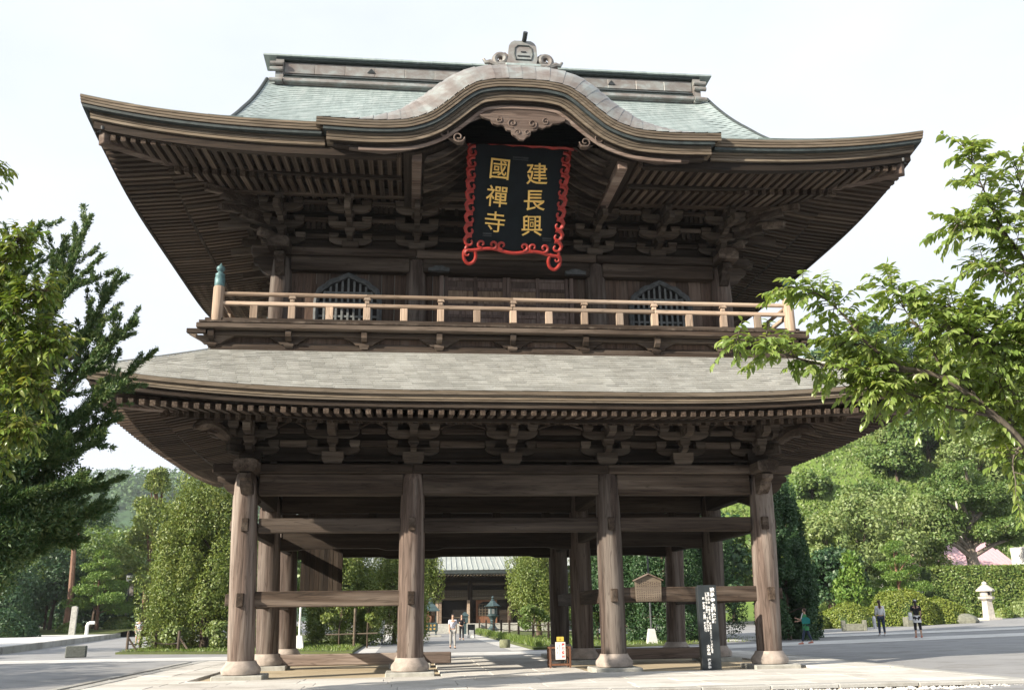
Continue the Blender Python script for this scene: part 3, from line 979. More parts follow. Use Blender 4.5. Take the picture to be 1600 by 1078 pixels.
for sg in (-1, 1):
    rows = []
    for i in np.linspace(0, 3.3, 10):
        rows.append([(sg*(11.06-i), D+u*(UE.hy-i), up_prof(i)+lift(abs(u)*UE.hy, UE.hy-6.06, UE.hy, .5*(1-i/5.3)**1.5)) for u in np.linspace(-1, 1, 41)])
    part('side_roof', MB().grid(rows), M['verd'], uroof, smooth=True)
    part('gable_wall', MB().prism([(-.6, 14.6), (2*D+.6, 14.6), (2*D-1.5, 16.3), (D+.2, 19.2), (D-.2, 19.2), (1.5, 16.3)], 'x', sg*7.3-.05, sg*7.3+.05), M['dz'], uroof)
    vp = [up_pt(sg*GV, i, .0) for i in np.linspace(2.96, 8.5, 14)]
    part('verge_roll', MB().tube([Vector(p)+Vector((0, 0, -.02)) for p in vp], .07, 8), M['darkcop'], uroof, smooth=True)
    bb = MB()
    bb.grid([[tuple(p+np.array((-sg*.06, 0, -.05))) for p in vp], [tuple(p+np.array((-sg*.06, 0, -.55))) for p in vp]])
    part('verge_board', bb, M['dy'], uroof)
bkr = [[(u*max(11.06-i, GV), 2*D+4.02-i, up_prof(i)) for u in (-1, 1)] for i in np.linspace(0, 8.5, 12)]
part('back_slope', MB().grid(bkr), M['verd'], uroof, smooth=True)
# ---- ridge
rg = bm('ridge', -7.5, 7.5, D-.30, D+.30, 19.55, 20.45, M['pink'], .03)
for k in range(14):
    x0 = -7.45+k*1.065
    part('ridge_panel', MB().box(x0, x0+1.055, D-.335, D-.302, 19.98, 20.36, .012), M['pink'], rg)
part('ridge_moulding', MB().box(-7.5, 7.5, D-.42, D+.42, 19.74, 19.80, .01).box(-7.5, 7.5, D-.38, D+.38, 19.86, 19.91, .01), M['darkcop'], rg)
part('ridge_course', MB().box(-7.5, 7.5, D-.46, D+.46, 19.58, 19.735, .03), M['pink'], rg)
part('ridge_cap_board', MB().box(-7.75, 7.75, D-.43, D+.43, 20.47, 20.56, .01), M['darkcop'], rg)
for k in range(33):
    x0 = -8.2+k*.497
    part('ridge_cap', MB().prism([(D-.52, 20.565), (D-.52, 20.63), (D-.30, 20.72), (D+.30, 20.72), (D+.52, 20.63), (D+.52, 20.565)], 'x', x0, x0+.489), M['verd'], rg)
for s in (-1, 1):
    part('ridge_end', MB().prism([(-.42, 19.5), (.42, 19.5), (.42, 20.5), (.32, 20.74), (-.32, 20.74), (-.42, 20.5)], 'x', s*7.62-.14, s*7.62+.14), M['pink'], rg, loc=(0, D, 0))
    for z in (19.62, 20.05, 20.28):
        part('ridge_end_roll', MB().tube([(s*7.5, D-.47, z), (s*7.95, D-.47, z-.02)], .085, 10), M['pink'], rg, smooth=True)
    part('crest', MB().prism([(-.14, 20.12), (.14, 20.12), (0, 20.30)], 'y', -.365, -.34), M['iron'], rg, loc=(s*4.4, D, 0))

# ---- undulating front gable
KP = [(0, 14.80), (.4, 14.795), (.75, 14.765), (1.2, 14.655), (1.55, 14.43), (1.85, 14.16), (2.1, 13.94), (2.4, 13.71), (2.8, 13.54), (3.2, 13.46), (4.0, 13.425), (5.25, 13.46)]
def catmull(P, n):
    P = [np.array(p, float) for p in P]; out = []
    P = [2*P[0]-P[1]] + P + [2*P[-1]-P[-2]]
    for i in range(1, len(P)-2):
        for k in range(n):
            t = k/n
            out.append(.5*((2*P[i]) + (-P[i-1]+P[i+1])*t + (2*P[i-1]-5*P[i]+4*P[i+1]-P[i+2])*t*t + (-P[i-1]+3*P[i]-3*P[i+1]+P[i+2])*t**3))
    out.append(P[-2]); return out
hc = catmull([(-KP[1][0], KP[1][1])]+KP, 10)[10:]
hc = np.array(hc); full = np.vstack([np.column_stack([-hc[::-1, 0], hc[::-1, 1]])[:-1], hc])
# resample evenly
sd_ = np.r_[0, np.cumsum(np.hypot(*np.diff(full, axis=0).T))]
NK = 129
ss = np.linspace(0, sd_[-1], NK)
KC = np.column_stack([np.interp(ss, sd_, full[:, 0]), np.interp(ss, sd_, full[:, 1])])
tg = np.gradient(KC, axis=0); tg /= np.linalg.norm(tg, axis=1)[:, None]
KN = np.column_stack([-tg[:, 1], tg[:, 0]])
def koff(d): return KC+KN*d
KY = -4.22
kara = part('gable_canopy', MB(), M['pink'], gate)
def kband(name, d0, d1, y, depth, mat, cut=0, parent=kara):
    a_ = koff(d0)[cut:NK-cut]; b_ = koff(d1)[cut:NK-cut]
    P = [[(x, y, z) for x, z in a_], [(x, y, z) for x, z in b_], [(x, y+depth, z) for x, z in b_], [(x, y+depth, z) for x, z in a_], [(x, y, z) for x, z in a_]]
    m = MB().grid(P)
    for e in (0, -1):
        m.add([P[k][e] for k in range(4)], [(0, 1, 2, 3)])
    o = part(name, m, mat, parent, smooth=True); fix_normals(o); return o
for q_ in range(3): kband('canopy_layer', -.07*q_, -.07*q_-.058, KY+.012*q_, .5, M['tipw'])
kband('canopy_joint', -.01, -.20, KY+.06, .1, M['dx'], 1)
kband('canopy_trim', -.214, -.29, KY+.06, .5, M['darkcop'], 2)
for q_ in range(3): kband('canopy_layer', -.294-.082*q_, -.294-.082*q_-.070, KY+.14+.012*q_, .5, M['tipw'], 3)
kband('canopy_joint', -.30, -.53, KY+.20, .1, M['dx'], 4)
kband('canopy_trim', -.544, -.62, KY+.30, .4, M['dx'], 5)
# copper sheets rolled over the front edge, then running back to the main roof
vs = np.linspace(0, 1, 7)
def kroll(i, v, dz=0.0):
    h = .80*math.sin(v*pi/2)**.9*(1 - .9*max(0, min(1, (abs(KC[i][0])-2.6)/2.2)))
    p = KC[i]+KN[i]*(h+dz)
    return np.array((p[0], KY-.01+.78*v**1.25, p[1]))
step = 2
for q in range(0, NK-1, step):
    i0, i1 = q, min(q+step, NK-1)
    lo_ = .014 if (q//step) % 2 else .004
    P = [[kroll(i0, v, lo_), (kroll(i0, v, lo_)+kroll(i1, v, lo_+.008))/2, kroll(i1, v, lo_+.012)] for v in vs]
    P.append([P[-1][k]+np.array((0, 5.2, 0)) for k in range(3)])
    m = MB().grid(P)
    e0 = P
    m.grid([[P[k][2], P[k][2]+np.array((0, 0.004, -.04))] for k in range(len(vs))])
    part('copper_sheet', m, M['pink'], kara)
# carved bargeboard
bl = [(-4.44, 12.78), (-3.56, 12.71), (-2.91, 12.83), (-2.42, 13.07), (-2.12, 13.25), (-1.95, 13.24), (-1.82, 13.14), (-1.68, 13.05), (-1.54, 13.07), (-1.48, 13.18), (-1.52, 13.26), (-1.57, 13.40), (-1.50, 13.52), (-1.36, 13.63), (-1.15, 13.75), (-.93, 13.83), (-.42, 13.91), (0, 13.86)]
low = bl + [(-x, z) for x, z in bl[-2::-1]]
top = [(x, z) for x, z in koff(-.56) if abs(x) < 4.45][::-1]
o = part('bargeboard', MB().prism(low+top, 'y', -3.90, -3.76), M['carv'], kara); fix_normals(o)
o = part('bargeboard_fillet', MB().grid([[(x, -3.93, z) for x, z in koff(-.62)[12:-12]], [(x, -3.93, z) for x, z in koff(-.70)[12:-12]], [(x, -3.905, z) for x, z in koff(-.71)[12:-12]]]), M['carv'], kara)
def spiral(c, r0, r1, a0, turns, n=22, y=-3.93, sg=1):
    out = []
    for k in range(n):
        f = k/(n-1); a = a0+turns*2*pi*f; r = r0+(r1-r0)*f
        out.append((c[0]+sg*r*math.cos(a), y, c[1]+r*math.sin(a)))
    return out
for s in (-1, 1):
    m = MB()
    m.tube(spiral((s*1.66, 13.20), .16, .03, pi, 1.4, sg=s), .022, 6)
    m.tube(spiral((s*2.05, 13.30), .17, .03, 0, 1.3, sg=s), .02, 6)
    m.tube([(s*2.2, -3.91, 13.28), (s*2.5, -3.91, 13.16), (s*2.9, -3.91, 13.0), (s*3.5, -3.91, 12.88)], [.02, .02, .018, .008], 6)
    part('carved_scroll', m, M['carv'], kara, smooth=True)
# hanging pendant
kg = [(-1.12, 13.84), (-1.02, 13.76), (-.84, 13.70), (-.78, 13.60), (-.66, 13.55), (-.55, 13.57), (-.47, 13.52), (-.42, 13.43), (-.31, 13.41), (-.27, 13.30), (-.18, 13.25), (-.08, 13.16), (.02, 13.15), (.10, 13.25), (.20, 13.30), (.22, 13.42), (.37, 13.46), (.42, 13.54), (.53, 13.50), (.62, 13.57), (.72, 13.58), (.80, 13.66), (.95, 13.68), (1.12, 13.76), (1.15, 13.85), (.7, 13.90), (.3, 13.93), (0, 13.88), (-.3, 13.93), (-.7, 13.90)]
pd = part('pendant', MB().prism(kg, 'y', -4.0, -3.91), M['carv'], kara); fix_normals(pd)
m = MB()
for s in (-1, 1):
    m.tube(spiral((s*.26, 13.62), .13, .02, -pi/2, 1.4, y=-4.01, sg=s), .020, 6)
    m.tube(spiral((s*.62, 13.70), .10, .02, pi/2, 1.2, y=-4.01, sg=s), .018, 6)
    m.tube(spiral((s*.12, 13.36), .08, .02, 0, 1.2, y=-4.01, sg=s), .016, 6)
part('pendant_scroll', m, M['carv'], kara, smooth=True)
# curved ribs of the canopy ceiling
for k in range(9):
    y = -3.45+k*.42
    a_ = [(x, z) for x, z in koff(-.74-.01*k) if abs(x) < 2.56]
    b_ = [(x, z) for x, z in koff(-.88-.01*k) if abs(x) < 2.56]
    n_ = min(len(a_), len(b_)); a_ = a_[:n_]; b_ = b_[:n_]
    P = [[(x, y, z) for x, z in a_], [(x, y, z) for x, z in b_], [(x, y+.12, z) for x, z in b_], [(x, y+.12, z) for x, z in a_]]
    part('curved_rib', MB().grid(P), M['wx'], kara)
a_ = [(x, z) for x, z in koff(-.68) if abs(x) < 3.1]
part('canopy_ceiling', MB().grid([[(x, -3.7, z) for x, z in a_], [(x, .6, z) for x, z in a_]]), M['dy'], kara)
part('canopy_back_board', MB().prism([(-3.0, 13.1), (3.0, 13.1), (2.6, 13.3), (1.4, 14.0), (-1.4, 14.0), (-2.6, 13.3)], 'y', .1, .16), M['dx'], kara)
for s in (-1, 1):
    part('canopy_beam', MB().beam((s*2.72, .3, 12.95), (s*2.72, -3.55, 12.86), .26, .40, .02), M['carv'], kara)
    part('carved_panel', MB().prism([(s*.9, 12.95), (s*2.5, 12.95), (s*2.45, 13.2), (s*2.0, 13.35), (s*1.2, 13.4), (s*.9, 13.3)], 'y', -1.3, -1.2), M['dx'], kara)
# ornament on the canopy
OY = -3.30
ob = [(-.34, 15.66), (.50+.0, 15.66), (.56, 15.9), (.53, 16.30), (.47, 16.40), (.38, 16.46), (-.08, 16.46), (-.17, 16.40), (-.23, 16.30), (-.26, 15.9)]
orn = part('roof_ornament', MB().prism([(x-.02, z) for x, z in ob], 'y', OY-.05, OY+.25), M['pink'], gate); fix_normals(orn)
wg = [(-.82, 15.66), (-.80, 15.86), (-.74, 15.90), (-.62, 15.84), (-.50, 15.92), (-.52, 16.04), (-.44, 16.13), (-.34, 16.14), (-.25, 16.05), (-.20, 15.95), (.50, 15.95), (.55, 16.05), (.64, 16.13), (.74, 16.12), (.80, 16.03), (.78, 15.92), (.90, 15.84), (1.03, 15.90), (1.09, 15.86), (1.11, 15.66)]
wp_ = part('ornament_wing', MB().prism([(x, z-.02) for x, z in wg], 'y', OY+.03, OY+.20), M['carv'], orn); fix_normals(wp_)
fr = [(-.06, 15.86), (.36, 15.86), (.40, 16.02), (.38, 16.22), (.30, 16.30), (0, 16.30), (-.08, 16.22), (-.10, 16.02), (-.06, 15.86)]
part('ornament_frame', MB().tube([(x, OY-.055, z) for x, z in fr], .022, 6), M['darkcop'], orn, smooth=True)
part('ornament_bar', MB().box(-.02, .32, OY-.07, OY-.051, 15.96, 15.99).box(.08, .22, OY-.07, OY-.051, 16.09, 16.12), M['iron'], orn)
part('ornament_rod', MB().tube([(.17, OY+.1, 16.44), (.18, OY-.15, 16.50), (.19, OY-.28, 16.58)], .065, 10), M['iron'], orn, smooth=True)
for s in (-1, 1):
    cx_ = .14
    m = MB()
    m.tube(spiral((cx_+s*.60, 15.88), .22, .05, -pi/2, 1.15, y=OY+.02, sg=s), [.085]*16+[.075, .065, .06, .05, .05, .04], 8)
    m.tube([(cx_+s*.45, OY+.03, 15.70), (cx_+s*.75, OY+.03, 15.72), (cx_+s*.92, OY+.03, 15.80), (cx_+s*1.03, OY+.03, 15.78), (cx_+s*1.09, OY+.03, 15.88)], [.09, .09, .075, .06, .04], 8)
    part('ornament_scroll', m, M['pink'], orn, smooth=True)
orn.location.z = .10
part('ornament_plate', MB().box(-.35, .60, KY+.02, KY+.30, 14.73, 14.76).box(-.36, .61, OY-.2, OY+.3, 15.58, 15.66, .01), M['verd'], orn)

# ---- name plaque hanging under the canopy
plq = thing('name_plaque', 'black plaque with six gold characters in a scrolled red frame hanging under the front gable', 'plaque', (.135, -2.12, 14.06))
tilt = math.atan2(1.1, 2.7)
plq.rotation_euler = (-tilt*0 , 0, 0)
ux = Vector((1, 0, .0)); 
# local frame: x to the right, d down along the board
Rpl = Matrix.Rotation(tilt, 4, 'X') @ Matrix.Rotation(.012, 4, 'Y')
plq.matrix_world = Matrix.Translation((.04, -3.0, 13.49)) @ Matrix.Rotation(math.radians(2.6), 4, 'Y') @ Matrix.Rotation(tilt, 4, 'X')
HW, HH = 1.25, 2.80
part('board', MB().prism([(-HW, 0), (HW, 0), (HW-.06, -HH), (-HW+.06, -HH)], 'y', 0, .07), M['black'], plq)
def curl(m, c, r, a0, turns, rad, n=12, sg=1):
    pts = [(c[0]+sg*(r*(1-.72*f))*math.cos(a0+turns*2*pi*f), -.05, c[1]+(r*(1-.72*f))*math.sin(a0+turns*2*pi*f)) for f in np.linspace(0, 1, n)]
    m.tube(pts, [rad*(1-.45*f) for f in np.linspace(0, 1, n)], 6)
for s in (-1, 1):
    m = MB()
    n = 9
    for k in range(n):
        z = -.08-(HH-.1)*(k+.5)/n
        xw = HW-.06*(-z)/HH
        curl(m, (s*(xw-.005), z), .165, pi*.60, -.95, .055, sg=s)
    pts = [(s*(HW+.10+.045*math.sin(q*pi/2.0)-.06*q/36), -.03, -(HH+.02)*q/36) for q in range(37)]
    m.tube(pts, .046, 6)
    part('frame_side', m, M['red'], plq, smooth=True)
    m = MB()
    ft = [(s*(HW-.02), -HH-.02), (s*(HW+.07), -HH-.11), (s*(HW+.06), -HH-.30), (s*(HW-.06), -HH-.43), (s*(HW-.19), -HH-.38), (s*(HW-.25), -HH-.24), (s*(HW-.23), -HH-.10), (s*(HW-.18), -HH)]
    cc = catmull(ft, 5)
    m.tube([(p[0], -.02, p[1]) for p in cc], .048, 8)
    curl(m, (s*(HW-.03), -HH-.16), .09, pi/2, -.8, .04, sg=s)
    part('frame_foot', m, M['red'], plq, smooth=True)
    part('foot_board', MB().prism([(s*(HW-.22), -HH), (s*(HW+.05), -HH), (s*(HW+.05), -HH-.4), (s*(HW-.12), -HH-.46), (s*(HW-.24), -HH-.3)], 'y', 0, .06), M['black'], plq)
m = MB()
pts = [(x, -.03, .05+.035*abs(math.sin((x+1.3)*pi/.55))) for x in np.linspace(-HW-.16, HW+.22, 60)]
m.tube(pts, .065, 7)
for s in (-1, 1): m.tube([(s*(HW+.1), -.02, .05), (s*(HW+.35), .05, .03), (s*(HW+.55), .2, .08)], .035, 6)
part('frame_top', m, M['red'], plq, smooth=True)
m = MB()
pts = []
for x in np.linspace(-HW+.02, HW-.02, 60):
    pts.append((x, -.03, -HH-.02-.05*math.cos(x*pi/.6)*.8))
m.tube(pts, .05, 7)
for x in (-.86, -.55, -.30, .30, .55, .86):
    curl(m, (x, -HH+.13), .12, -pi/2, (-1 if x < 0 else 1)*.95*(1 if abs(x) != .55 else -1), .048)
part('frame_bottom', m, M['red'], plq, smooth=True)
def text_mesh(s, size, extr, offset, mat, name, bevel=0.0):
    cu = bpy.data.curves.new(name, 'FONT')
    cu.body = s; cu.size = size; cu.extrude = extr; cu.offset = offset
    cu.align_x = 'CENTER'; cu.align_y = 'CENTER'; cu.resolution_u = 3
    cu.bevel_depth = bevel; cu.bevel_resolution = 0
    tmp = bpy.data.objects.new('tmp_text', cu); COL.objects.link(tmp)
    dg = bpy.context.evaluated_depsgraph_get()
    me = bpy.data.meshes.new_from_object(tmp.evaluated_get(dg))
    me.name = name
    bpy.data.objects.remove(tmp); bpy.data.curves.remove(cu)
    me.materials.clear(); me.materials.append(mat)
    return me
for ch, x, z in (('國', -.50, -.63), ('禪', -.53, -1.36), ('寺', -.54, -2.05), ('建', .52, -.68), ('長', .50, -1.40), ('興', .48, -2.08)):
    me = text_mesh(ch, .61, .02, .003 if ch != '寺' else 0.0, M['gold'], 'character', .0)
    o = link('character', me, plq)
    co_ = np.empty(len(me.vertices)*3, np.float32); me.vertices.foreach_get('co', co_); co_ = co_.reshape(-1, 3)
    ctr = (co_.max(0)+co_.min(0))/2
    o.rotation_euler = (pi/2, -.06 if x > 0 else .03, 0)
    o.location = (x-ctr[0], -.024, z-ctr[1])
for x, z, w in ((.05, -.28, .42), (-.72, -2.38, .24), (.92, -2.40, .24)):
    part('bracket_plate', MB().box(x-w/2, x+w/2, -.02, -.001, z-.02, z+.02).box(x-w/2, x+w/2, -.014, -.001, z-.07, z-.045), M['iron'], plq)
# ================================================================== GROUND
def sstep(t):
    t = min(1.0, max(0.0, t)); return t*t*(3-2*t)
def gz(x, y):
    z = -.2 + .021*math.log1p(math.exp(min(50.0, x-7.0))) if x < 50 else -.2+.021*(x-7)
    return z
def ground_mat(name, c1, c2, c3, sc, rough=.9, bk=.25, crack=False):
    m, nt, b = newmat(name)
    v = posvec(nt, (1, 1, 1), rand=0)
    n1 = noise(nt, v, .35, 5, .6); n2 = noise(nt, v, sc, 3, .7)
    base = ramp(nt, n1, [(.3, c1), (.7, c2)])
    c = mixc(nt, ramp(nt, n2, [(.45, (0, 0, 0)), (.75, (.6, .6, .6))]), base, c3)
    oi = nt.nodes.new('ShaderNodeObjectInfo')
    c = mixc(nt, 1.0, c, ramp(nt, oi.outputs['Random'], [(0, (.86, .85, .83)), (1, (1.08, 1.08, 1.08))]), 'MULTIPLY')
    st = ramp(nt, noise(nt, posvec(nt, (.7, 1.1, 1), rand=0), .9, 6, .7, .6), [(.36, (.72, .70, .67)), (.50, (1, 1, 1))])
    c = mixc(nt, .8, c, st, 'MULTIPLY')
    nt.links.new(c, b.inputs['Base Color']); b.inputs['Roughness'].default_value = rough
    b.inputs['Specular IOR Level'].default_value = .3
    bump(nt, b, n2, bk, .01)
    return m
M['asph'] = ground_mat('asphalt', (.21, .215, .225), (.28, .285, .29), (.34, .34, .34), 60)
M['earth'] = ground_mat('sandy_earth', (.40, .33, .22), (.52, .44, .31), (.60, .53, .40), 30)
M['pave'] = ground_mat('pale_paving', (.50, .49, .46), (.64, .63, .60), (.44, .42, .39), 14)
M['conc'] = ground_mat('pale_concrete', (.48, .48, .47), (.60, .60, .59), (.40, .40, .39), 10)
M['kerb'] = ground_mat('kerb_granite', (.28, .28, .27), (.40, .40, .38), (.50, .50, .48), 40)
M['grassg'] = ground_mat('lawn_soil', (.045, .07, .02), (.09, .12, .035), (.16, .14, .07), 20)
M['gravel'] = plain('white_gravel', (.62, .60, .56), .8, 0, .2, 20)
def sheet(name, x0, x1, y0, y1, dz, mat, n=24, kind='structure', poly=None):
    nx = max(2, int(n)); rows = []
    for j in range(nx):
        y = y0+(y1-y0)*j/(nx-1)
        if poly: a, b = poly(y)
        else: a, b = x0, x1
        rows.append([(a+(b-a)*i/(nx-1), y, gz(a+(b-a)*i/(nx-1), y)+dz) for i in range(nx)])
    o = part(name, MB().grid(rows), mat); o['kind'] = kind; return o
# one big sheet reaching the horizon, finer near by
gm = []
ax = np.unique(np.r_[np.linspace(-60, 70, 66), [-3000, -900, -300, -120, 120, 300, 900, 3000]])
ay = np.unique(np.r_[np.linspace(-40, 90, 66), [-900, -200, 140, 300, 900, 3500]])
ground = part('ground', MB().grid([[(x, y, gz(min(x, 70), min(y, 60)) if y < 800 else gz(min(x, 70), 60)) for x in ax] for y in ay]), M['asph'], smooth=True)
ground['kind'] = 'structure'
# gate platform: paving slabs laid in courses
pf = part('gate_platform', MB().box(-10.15, 10.15, -6.35, 10.6, -.6, -.135), M['earth']); pf['kind'] = 'structure'
cols_ = 0
def slab(x0, x1, y0, y1, top, mat, nm='paving_slab', par=pf, c=.012):
    return part(nm, MB().box(x0+.004, x1-.004, y0+.004, y1-.004, top-.10, top+random.uniform(-.004, .004), c), mat, par)
y = -6.0
while y < -1.2:
    h = random.choice((.75, .9, 1.05)); h = min(h, -1.0-y)
    if h < .2: break
    x = -9.8+random.uniform(-.5, 0)
    while x < 9.8:
        w = random.uniform(1.3, 2.2); x1 = min(x+w, 9.8)
        if x1-x > .25: slab(max(x, -9.8), x1, y, y+h, -.06, M['pave'])
        x = x1
    y += h
yk = -6.35
x = -10.15
while x < 10.1:      # kerb stones along the front
    w = random.uniform(1.2, 1.9); x1 = min(x+w, 10.15)
    part('kerb_stone', MB().box(x+.004, x1-.004, -6.35, -6.0-.004, -.5, -.055+random.uniform(-.004, .004), .02), M['kerb'], pf); x = x1
for s in (-1, 1):
    y = -5.99
    while y < 10.5:
        w = random.uniform(1.2, 1.9); y1 = min(y+w, 10.6)
        part('kerb_stone', MB().box(min(s*9.81, s*10.15), max(s*9.81, s*10.15), y+.004, y1-.004, -.5, -.055+random.uniform(-.004, .004), .02), M['kerb'], pf); y = y1
    y = -.99                     # stone strips beside the earth floor
    while y < 10.4:
        w = random.uniform(.9, 1.4); y1 = min(y+w, 10.5)
        xx = 8.0
        while xx < 9.7:
            x1 = min(xx+.9, 9.8)
            slab(min(s*xx, s*x1), max(s*xx, s*x1), y, y1, -.06, M['pave']); xx = x1
        y = y1
# stone strip along the rear rows and centre passage
for k in range(9):
    slab(-1.9+.0, -.62, -.98+k*1.25, .24+k*1.25, -.062, M['pave']); slab(-.62, .66, -.98+k*1.25, .24+k*1.25, -.062, M['pave']); slab(.66, 1.9, -.98+k*1.25, .24+k*1.25, -.062, M['pave'])
ef = part('earth_floor', MB().grid([[(x, y, -.118+.012*mnoise.noise((x*.9, y*.9, 0))) for x in np.linspace(-8, 8, 60)] for y in np.linspace(-1.0, 10.5, 40)]), M['earth'], smooth=True); ef['kind'] = 'structure'
# gravel strips
def gravel(name, pts_fn, n, size=(.02, .06), mat=None):
    base = np.array([(1, 0, 0), (-1, 0, 0), (0, 1, 0), (0, -1, 0), (0, 0, 1), (0, 0, -1)], float)
    tri = np.array([(0, 2, 4), (2, 1, 4), (1, 3, 4), (3, 0, 4), (2, 0, 5), (1, 2, 5), (3, 1, 5), (0, 3, 5)])
    V = []; F = []
    for k in range(n):
        p = pts_fn(); s = random.uniform(*size)
        J = RNG.normal(0, .18, (6, 3))
        a = random.uniform(0, 6.3); R = np.array([[math.cos(a), -math.sin(a), 0], [math.sin(a), math.cos(a), 0], [0, 0, .7]])
        V.append(((base+J)*s) @ R.T + p); F.append(tri+6*k)
    o = npmesh(name, np.vstack(V), np.vstack(F), mat or M['gravel']); o['kind'] = 'stuff'; return o
def gp():
    if random.random() < .62:
        return np.array((random.uniform(-9, 12), -6.35-abs(random.gauss(0, .16))-.03, -.19+random.uniform(0, .03)))
    return np.array((-10.2-abs(random.gauss(0, .12))-.03, random.uniform(-6.3, 10), -.19+random.uniform(0, .03)))
gravel('white_gravel', gp, 5200)
# long granite kerb at the left and its drain
for k in range(16):
    y = -5.0+k*1.06
    part('kerb_stone', MB().box(-10.95, -10.70, y, y+1.05, -.4, -.13+random.uniform(-.003, .003), .015), M['kerb'], pf)
# cross path behind the gate (pale concrete) and the path to the hall
sheet('cross_path', -60, 60, 14.2, 17.6, .010, M['conc'], 60)
sheet('hall_path', -4.2, 1.9, 18.2, 64, .008, M['asph'], 40)
sheet('path_edge', 1.9, 2.9, 18.2, 64, .012, M['conc'], 30)
sheet('path_edge', -5.0, -4.2, 18.2, 64, .012, M['conc'], 30)
sheet('cross_path', 12, 70, 21.6, 24.5, .016, M['conc'], 50, poly=lambda y: (13, 70))
# raised pavement far left
def kerbx(y): return -23.3-.165*(y-26.5) if y > 26.5 else -23.3-2.3*(26.5-y)
def lz(x, y): return .14+.40*sstep((y-70)/7)
rows = part('sidewalk', MB().grid([[(kerbx(y)-.1-(70*f), y, .14) for f in np.linspace(0, 1, 8)] for y in np.linspace(12, 71, 30)]), M['conc']); rows['kind'] = 'structure'
gb = part('garden_ground', MB().grid([[(kerbx(y)+5*sstep((y-72)/8)-.1-(90*f), y, lz(0, y)+.004) for f in np.linspace(0, 1, 8)] for y in np.linspace(70, 130, 30)]), M['grassg']); gb['kind'] = 'structure'
kk = [(kerbx(12), 12), (kerbx(20), 20), (kerbx(26.5), 26.5), (kerbx(40), 40), (kerbx(73), 73)]
def along(P, step):
    out = []
    for a, b in zip(P[:-1], P[1:]):
        L = math.dist(a, b); n = max(1, int(L/step))
        for k in range(n): out.append((a[0]+(b[0]-a[0])*k/n, a[1]+(b[1]-a[1])*k/n))
    out.append(P[-1]); return out
ka = along(kk, 1.8)
for a, b in zip(ka[:-1], ka[1:]):
    part('kerb_stone', MB().beam((a[0], a[1], -.05), (a[0]+(b[0]-a[0])*.99, a[1]+(b[1]-a[1])*.99, -.05), .3, .44, .02), M['kerb'], rows)
# garden beds
def bed(name, poly, z, mat=None):
    o = part(name, MB().prism(poly, 'z', -1.2, z), mat or M['grassg']); o['kind'] = 'structure'; fix_normals(o); return o
bed('lawn', [(-16.8, 23.4), (-5.2, 18.4), (-5.2, 62), (-17.5, 62), (-16.9, 30)], -.10)
bed('lawn', [(3.0, 19.0), (14, 20.5), (22, 30), (20, 64), (3.0, 64)], -.10)

# ================================================================== VEGETATION
def leafmat(name, c0, c1, c2, trans=.30, rough=.5, nscale=.6):
    m = bpy.data.materials.new(name); m.use_nodes = True
    nt = m.node_tree
    for n in list(nt.nodes): nt.nodes.remove(n)
    out = nt.nodes.new('ShaderNodeOutputMaterial')
    geo = nt.nodes.new('ShaderNodeNewGeometry')
    oi = nt.nodes.new('ShaderNodeObjectInfo')
    rr = math_(nt, 'FRACT', math_(nt, 'ADD', geo.outputs['Random Per Island'], oi.outputs['Random']))
    n1 = noise(nt, geo.outputs['Position'], nscale, 3, .6)
    f = math_(nt, 'ADD', math_(nt, 'MULTIPLY', rr, .55), math_(nt, 'MULTIPLY', n1, .55))
    col = ramp(nt, f, [(.18, c0), (.52, c1), (.90, c2)])
    df = nt.nodes.new('ShaderNodeBsdfDiffuse'); tr = nt.nodes.new('ShaderNodeBsdfTranslucent')
    gl = nt.nodes.new('ShaderNodeBsdfGlossy'); gl.inputs['Roughness'].default_value = rough
    gl.inputs['Color'].default_value = (.9, .95, .9, 1)
    nt.links.new(col, df.inputs['Color'])
    tcol = mixc(nt, 1.0, col, (1.25, 1.15, .55), 'MULTIPLY')
    nt.links.new(tcol, tr.inputs['Color'])
    m1 = nt.nodes.new('ShaderNodeMixShader'); m1.inputs[0].default_value = trans
    nt.links.new(df.outputs[0], m1.inputs[1]); nt.links.new(tr.outputs[0], m1.inputs[2])
    m2 = nt.nodes.new('ShaderNodeMixShader'); m2.inputs[0].default_value = .04
    nt.links.new(m1.outputs[0], m2.inputs[1]); nt.links.new(gl.outputs[0], m2.inputs[2])
    nt.links.new(m2.outputs[0], out.inputs['Surface'])
    return m
M['cyp'] = leafmat('cypress_foliage', (.020, .062, .020), (.058, .118, .030), (.14, .175, .050), .2, .5, 1.5)
M['jun'] = leafmat('juniper_foliage', (0.065, 0.117, 0.023), (0.137, 0.195, 0.036), (0.221, 0.247, 0.058), .22)
M['jund'] = leafmat('dark_juniper_foliage', (.015, .050, .020), (.032, .085, .030), (.060, .115, .035), .2)
M['dec'] = leafmat('tree_foliage', (0.058, 0.124, 0.029), (0.111, 0.189, 0.042), (0.182, 0.234, 0.072), .32)
M['decp'] = leafmat('pale_tree_foliage', (0.111, 0.182, 0.052), (0.182, 0.254, 0.078), (0.260, 0.305, 0.124), .32)
M['decd'] = leafmat('dark_tree_foliage', (.018, .058, .026), (.036, .090, .036), (.07, .125, .045), .25)
M['pine'] = leafmat('pine_foliage', (0.058, 0.137, 0.023), (0.117, 0.215, 0.033), (0.182, 0.260, 0.052), .2)
M['hedge'] = leafmat('hedge_foliage', (0.052, 0.111, 0.019), (0.117, 0.182, 0.034), (0.195, 0.227, 0.052), .2)
M['azal'] = leafmat('azalea_foliage', (0.085, 0.143, 0.018), (0.163, 0.215, 0.029), (0.234, 0.260, 0.046), .2)
M['grassb'] = leafmat('grass_blades', (0.078, 0.143, 0.026), (0.130, 0.208, 0.039), (0.208, 0.247, 0.065), .3)
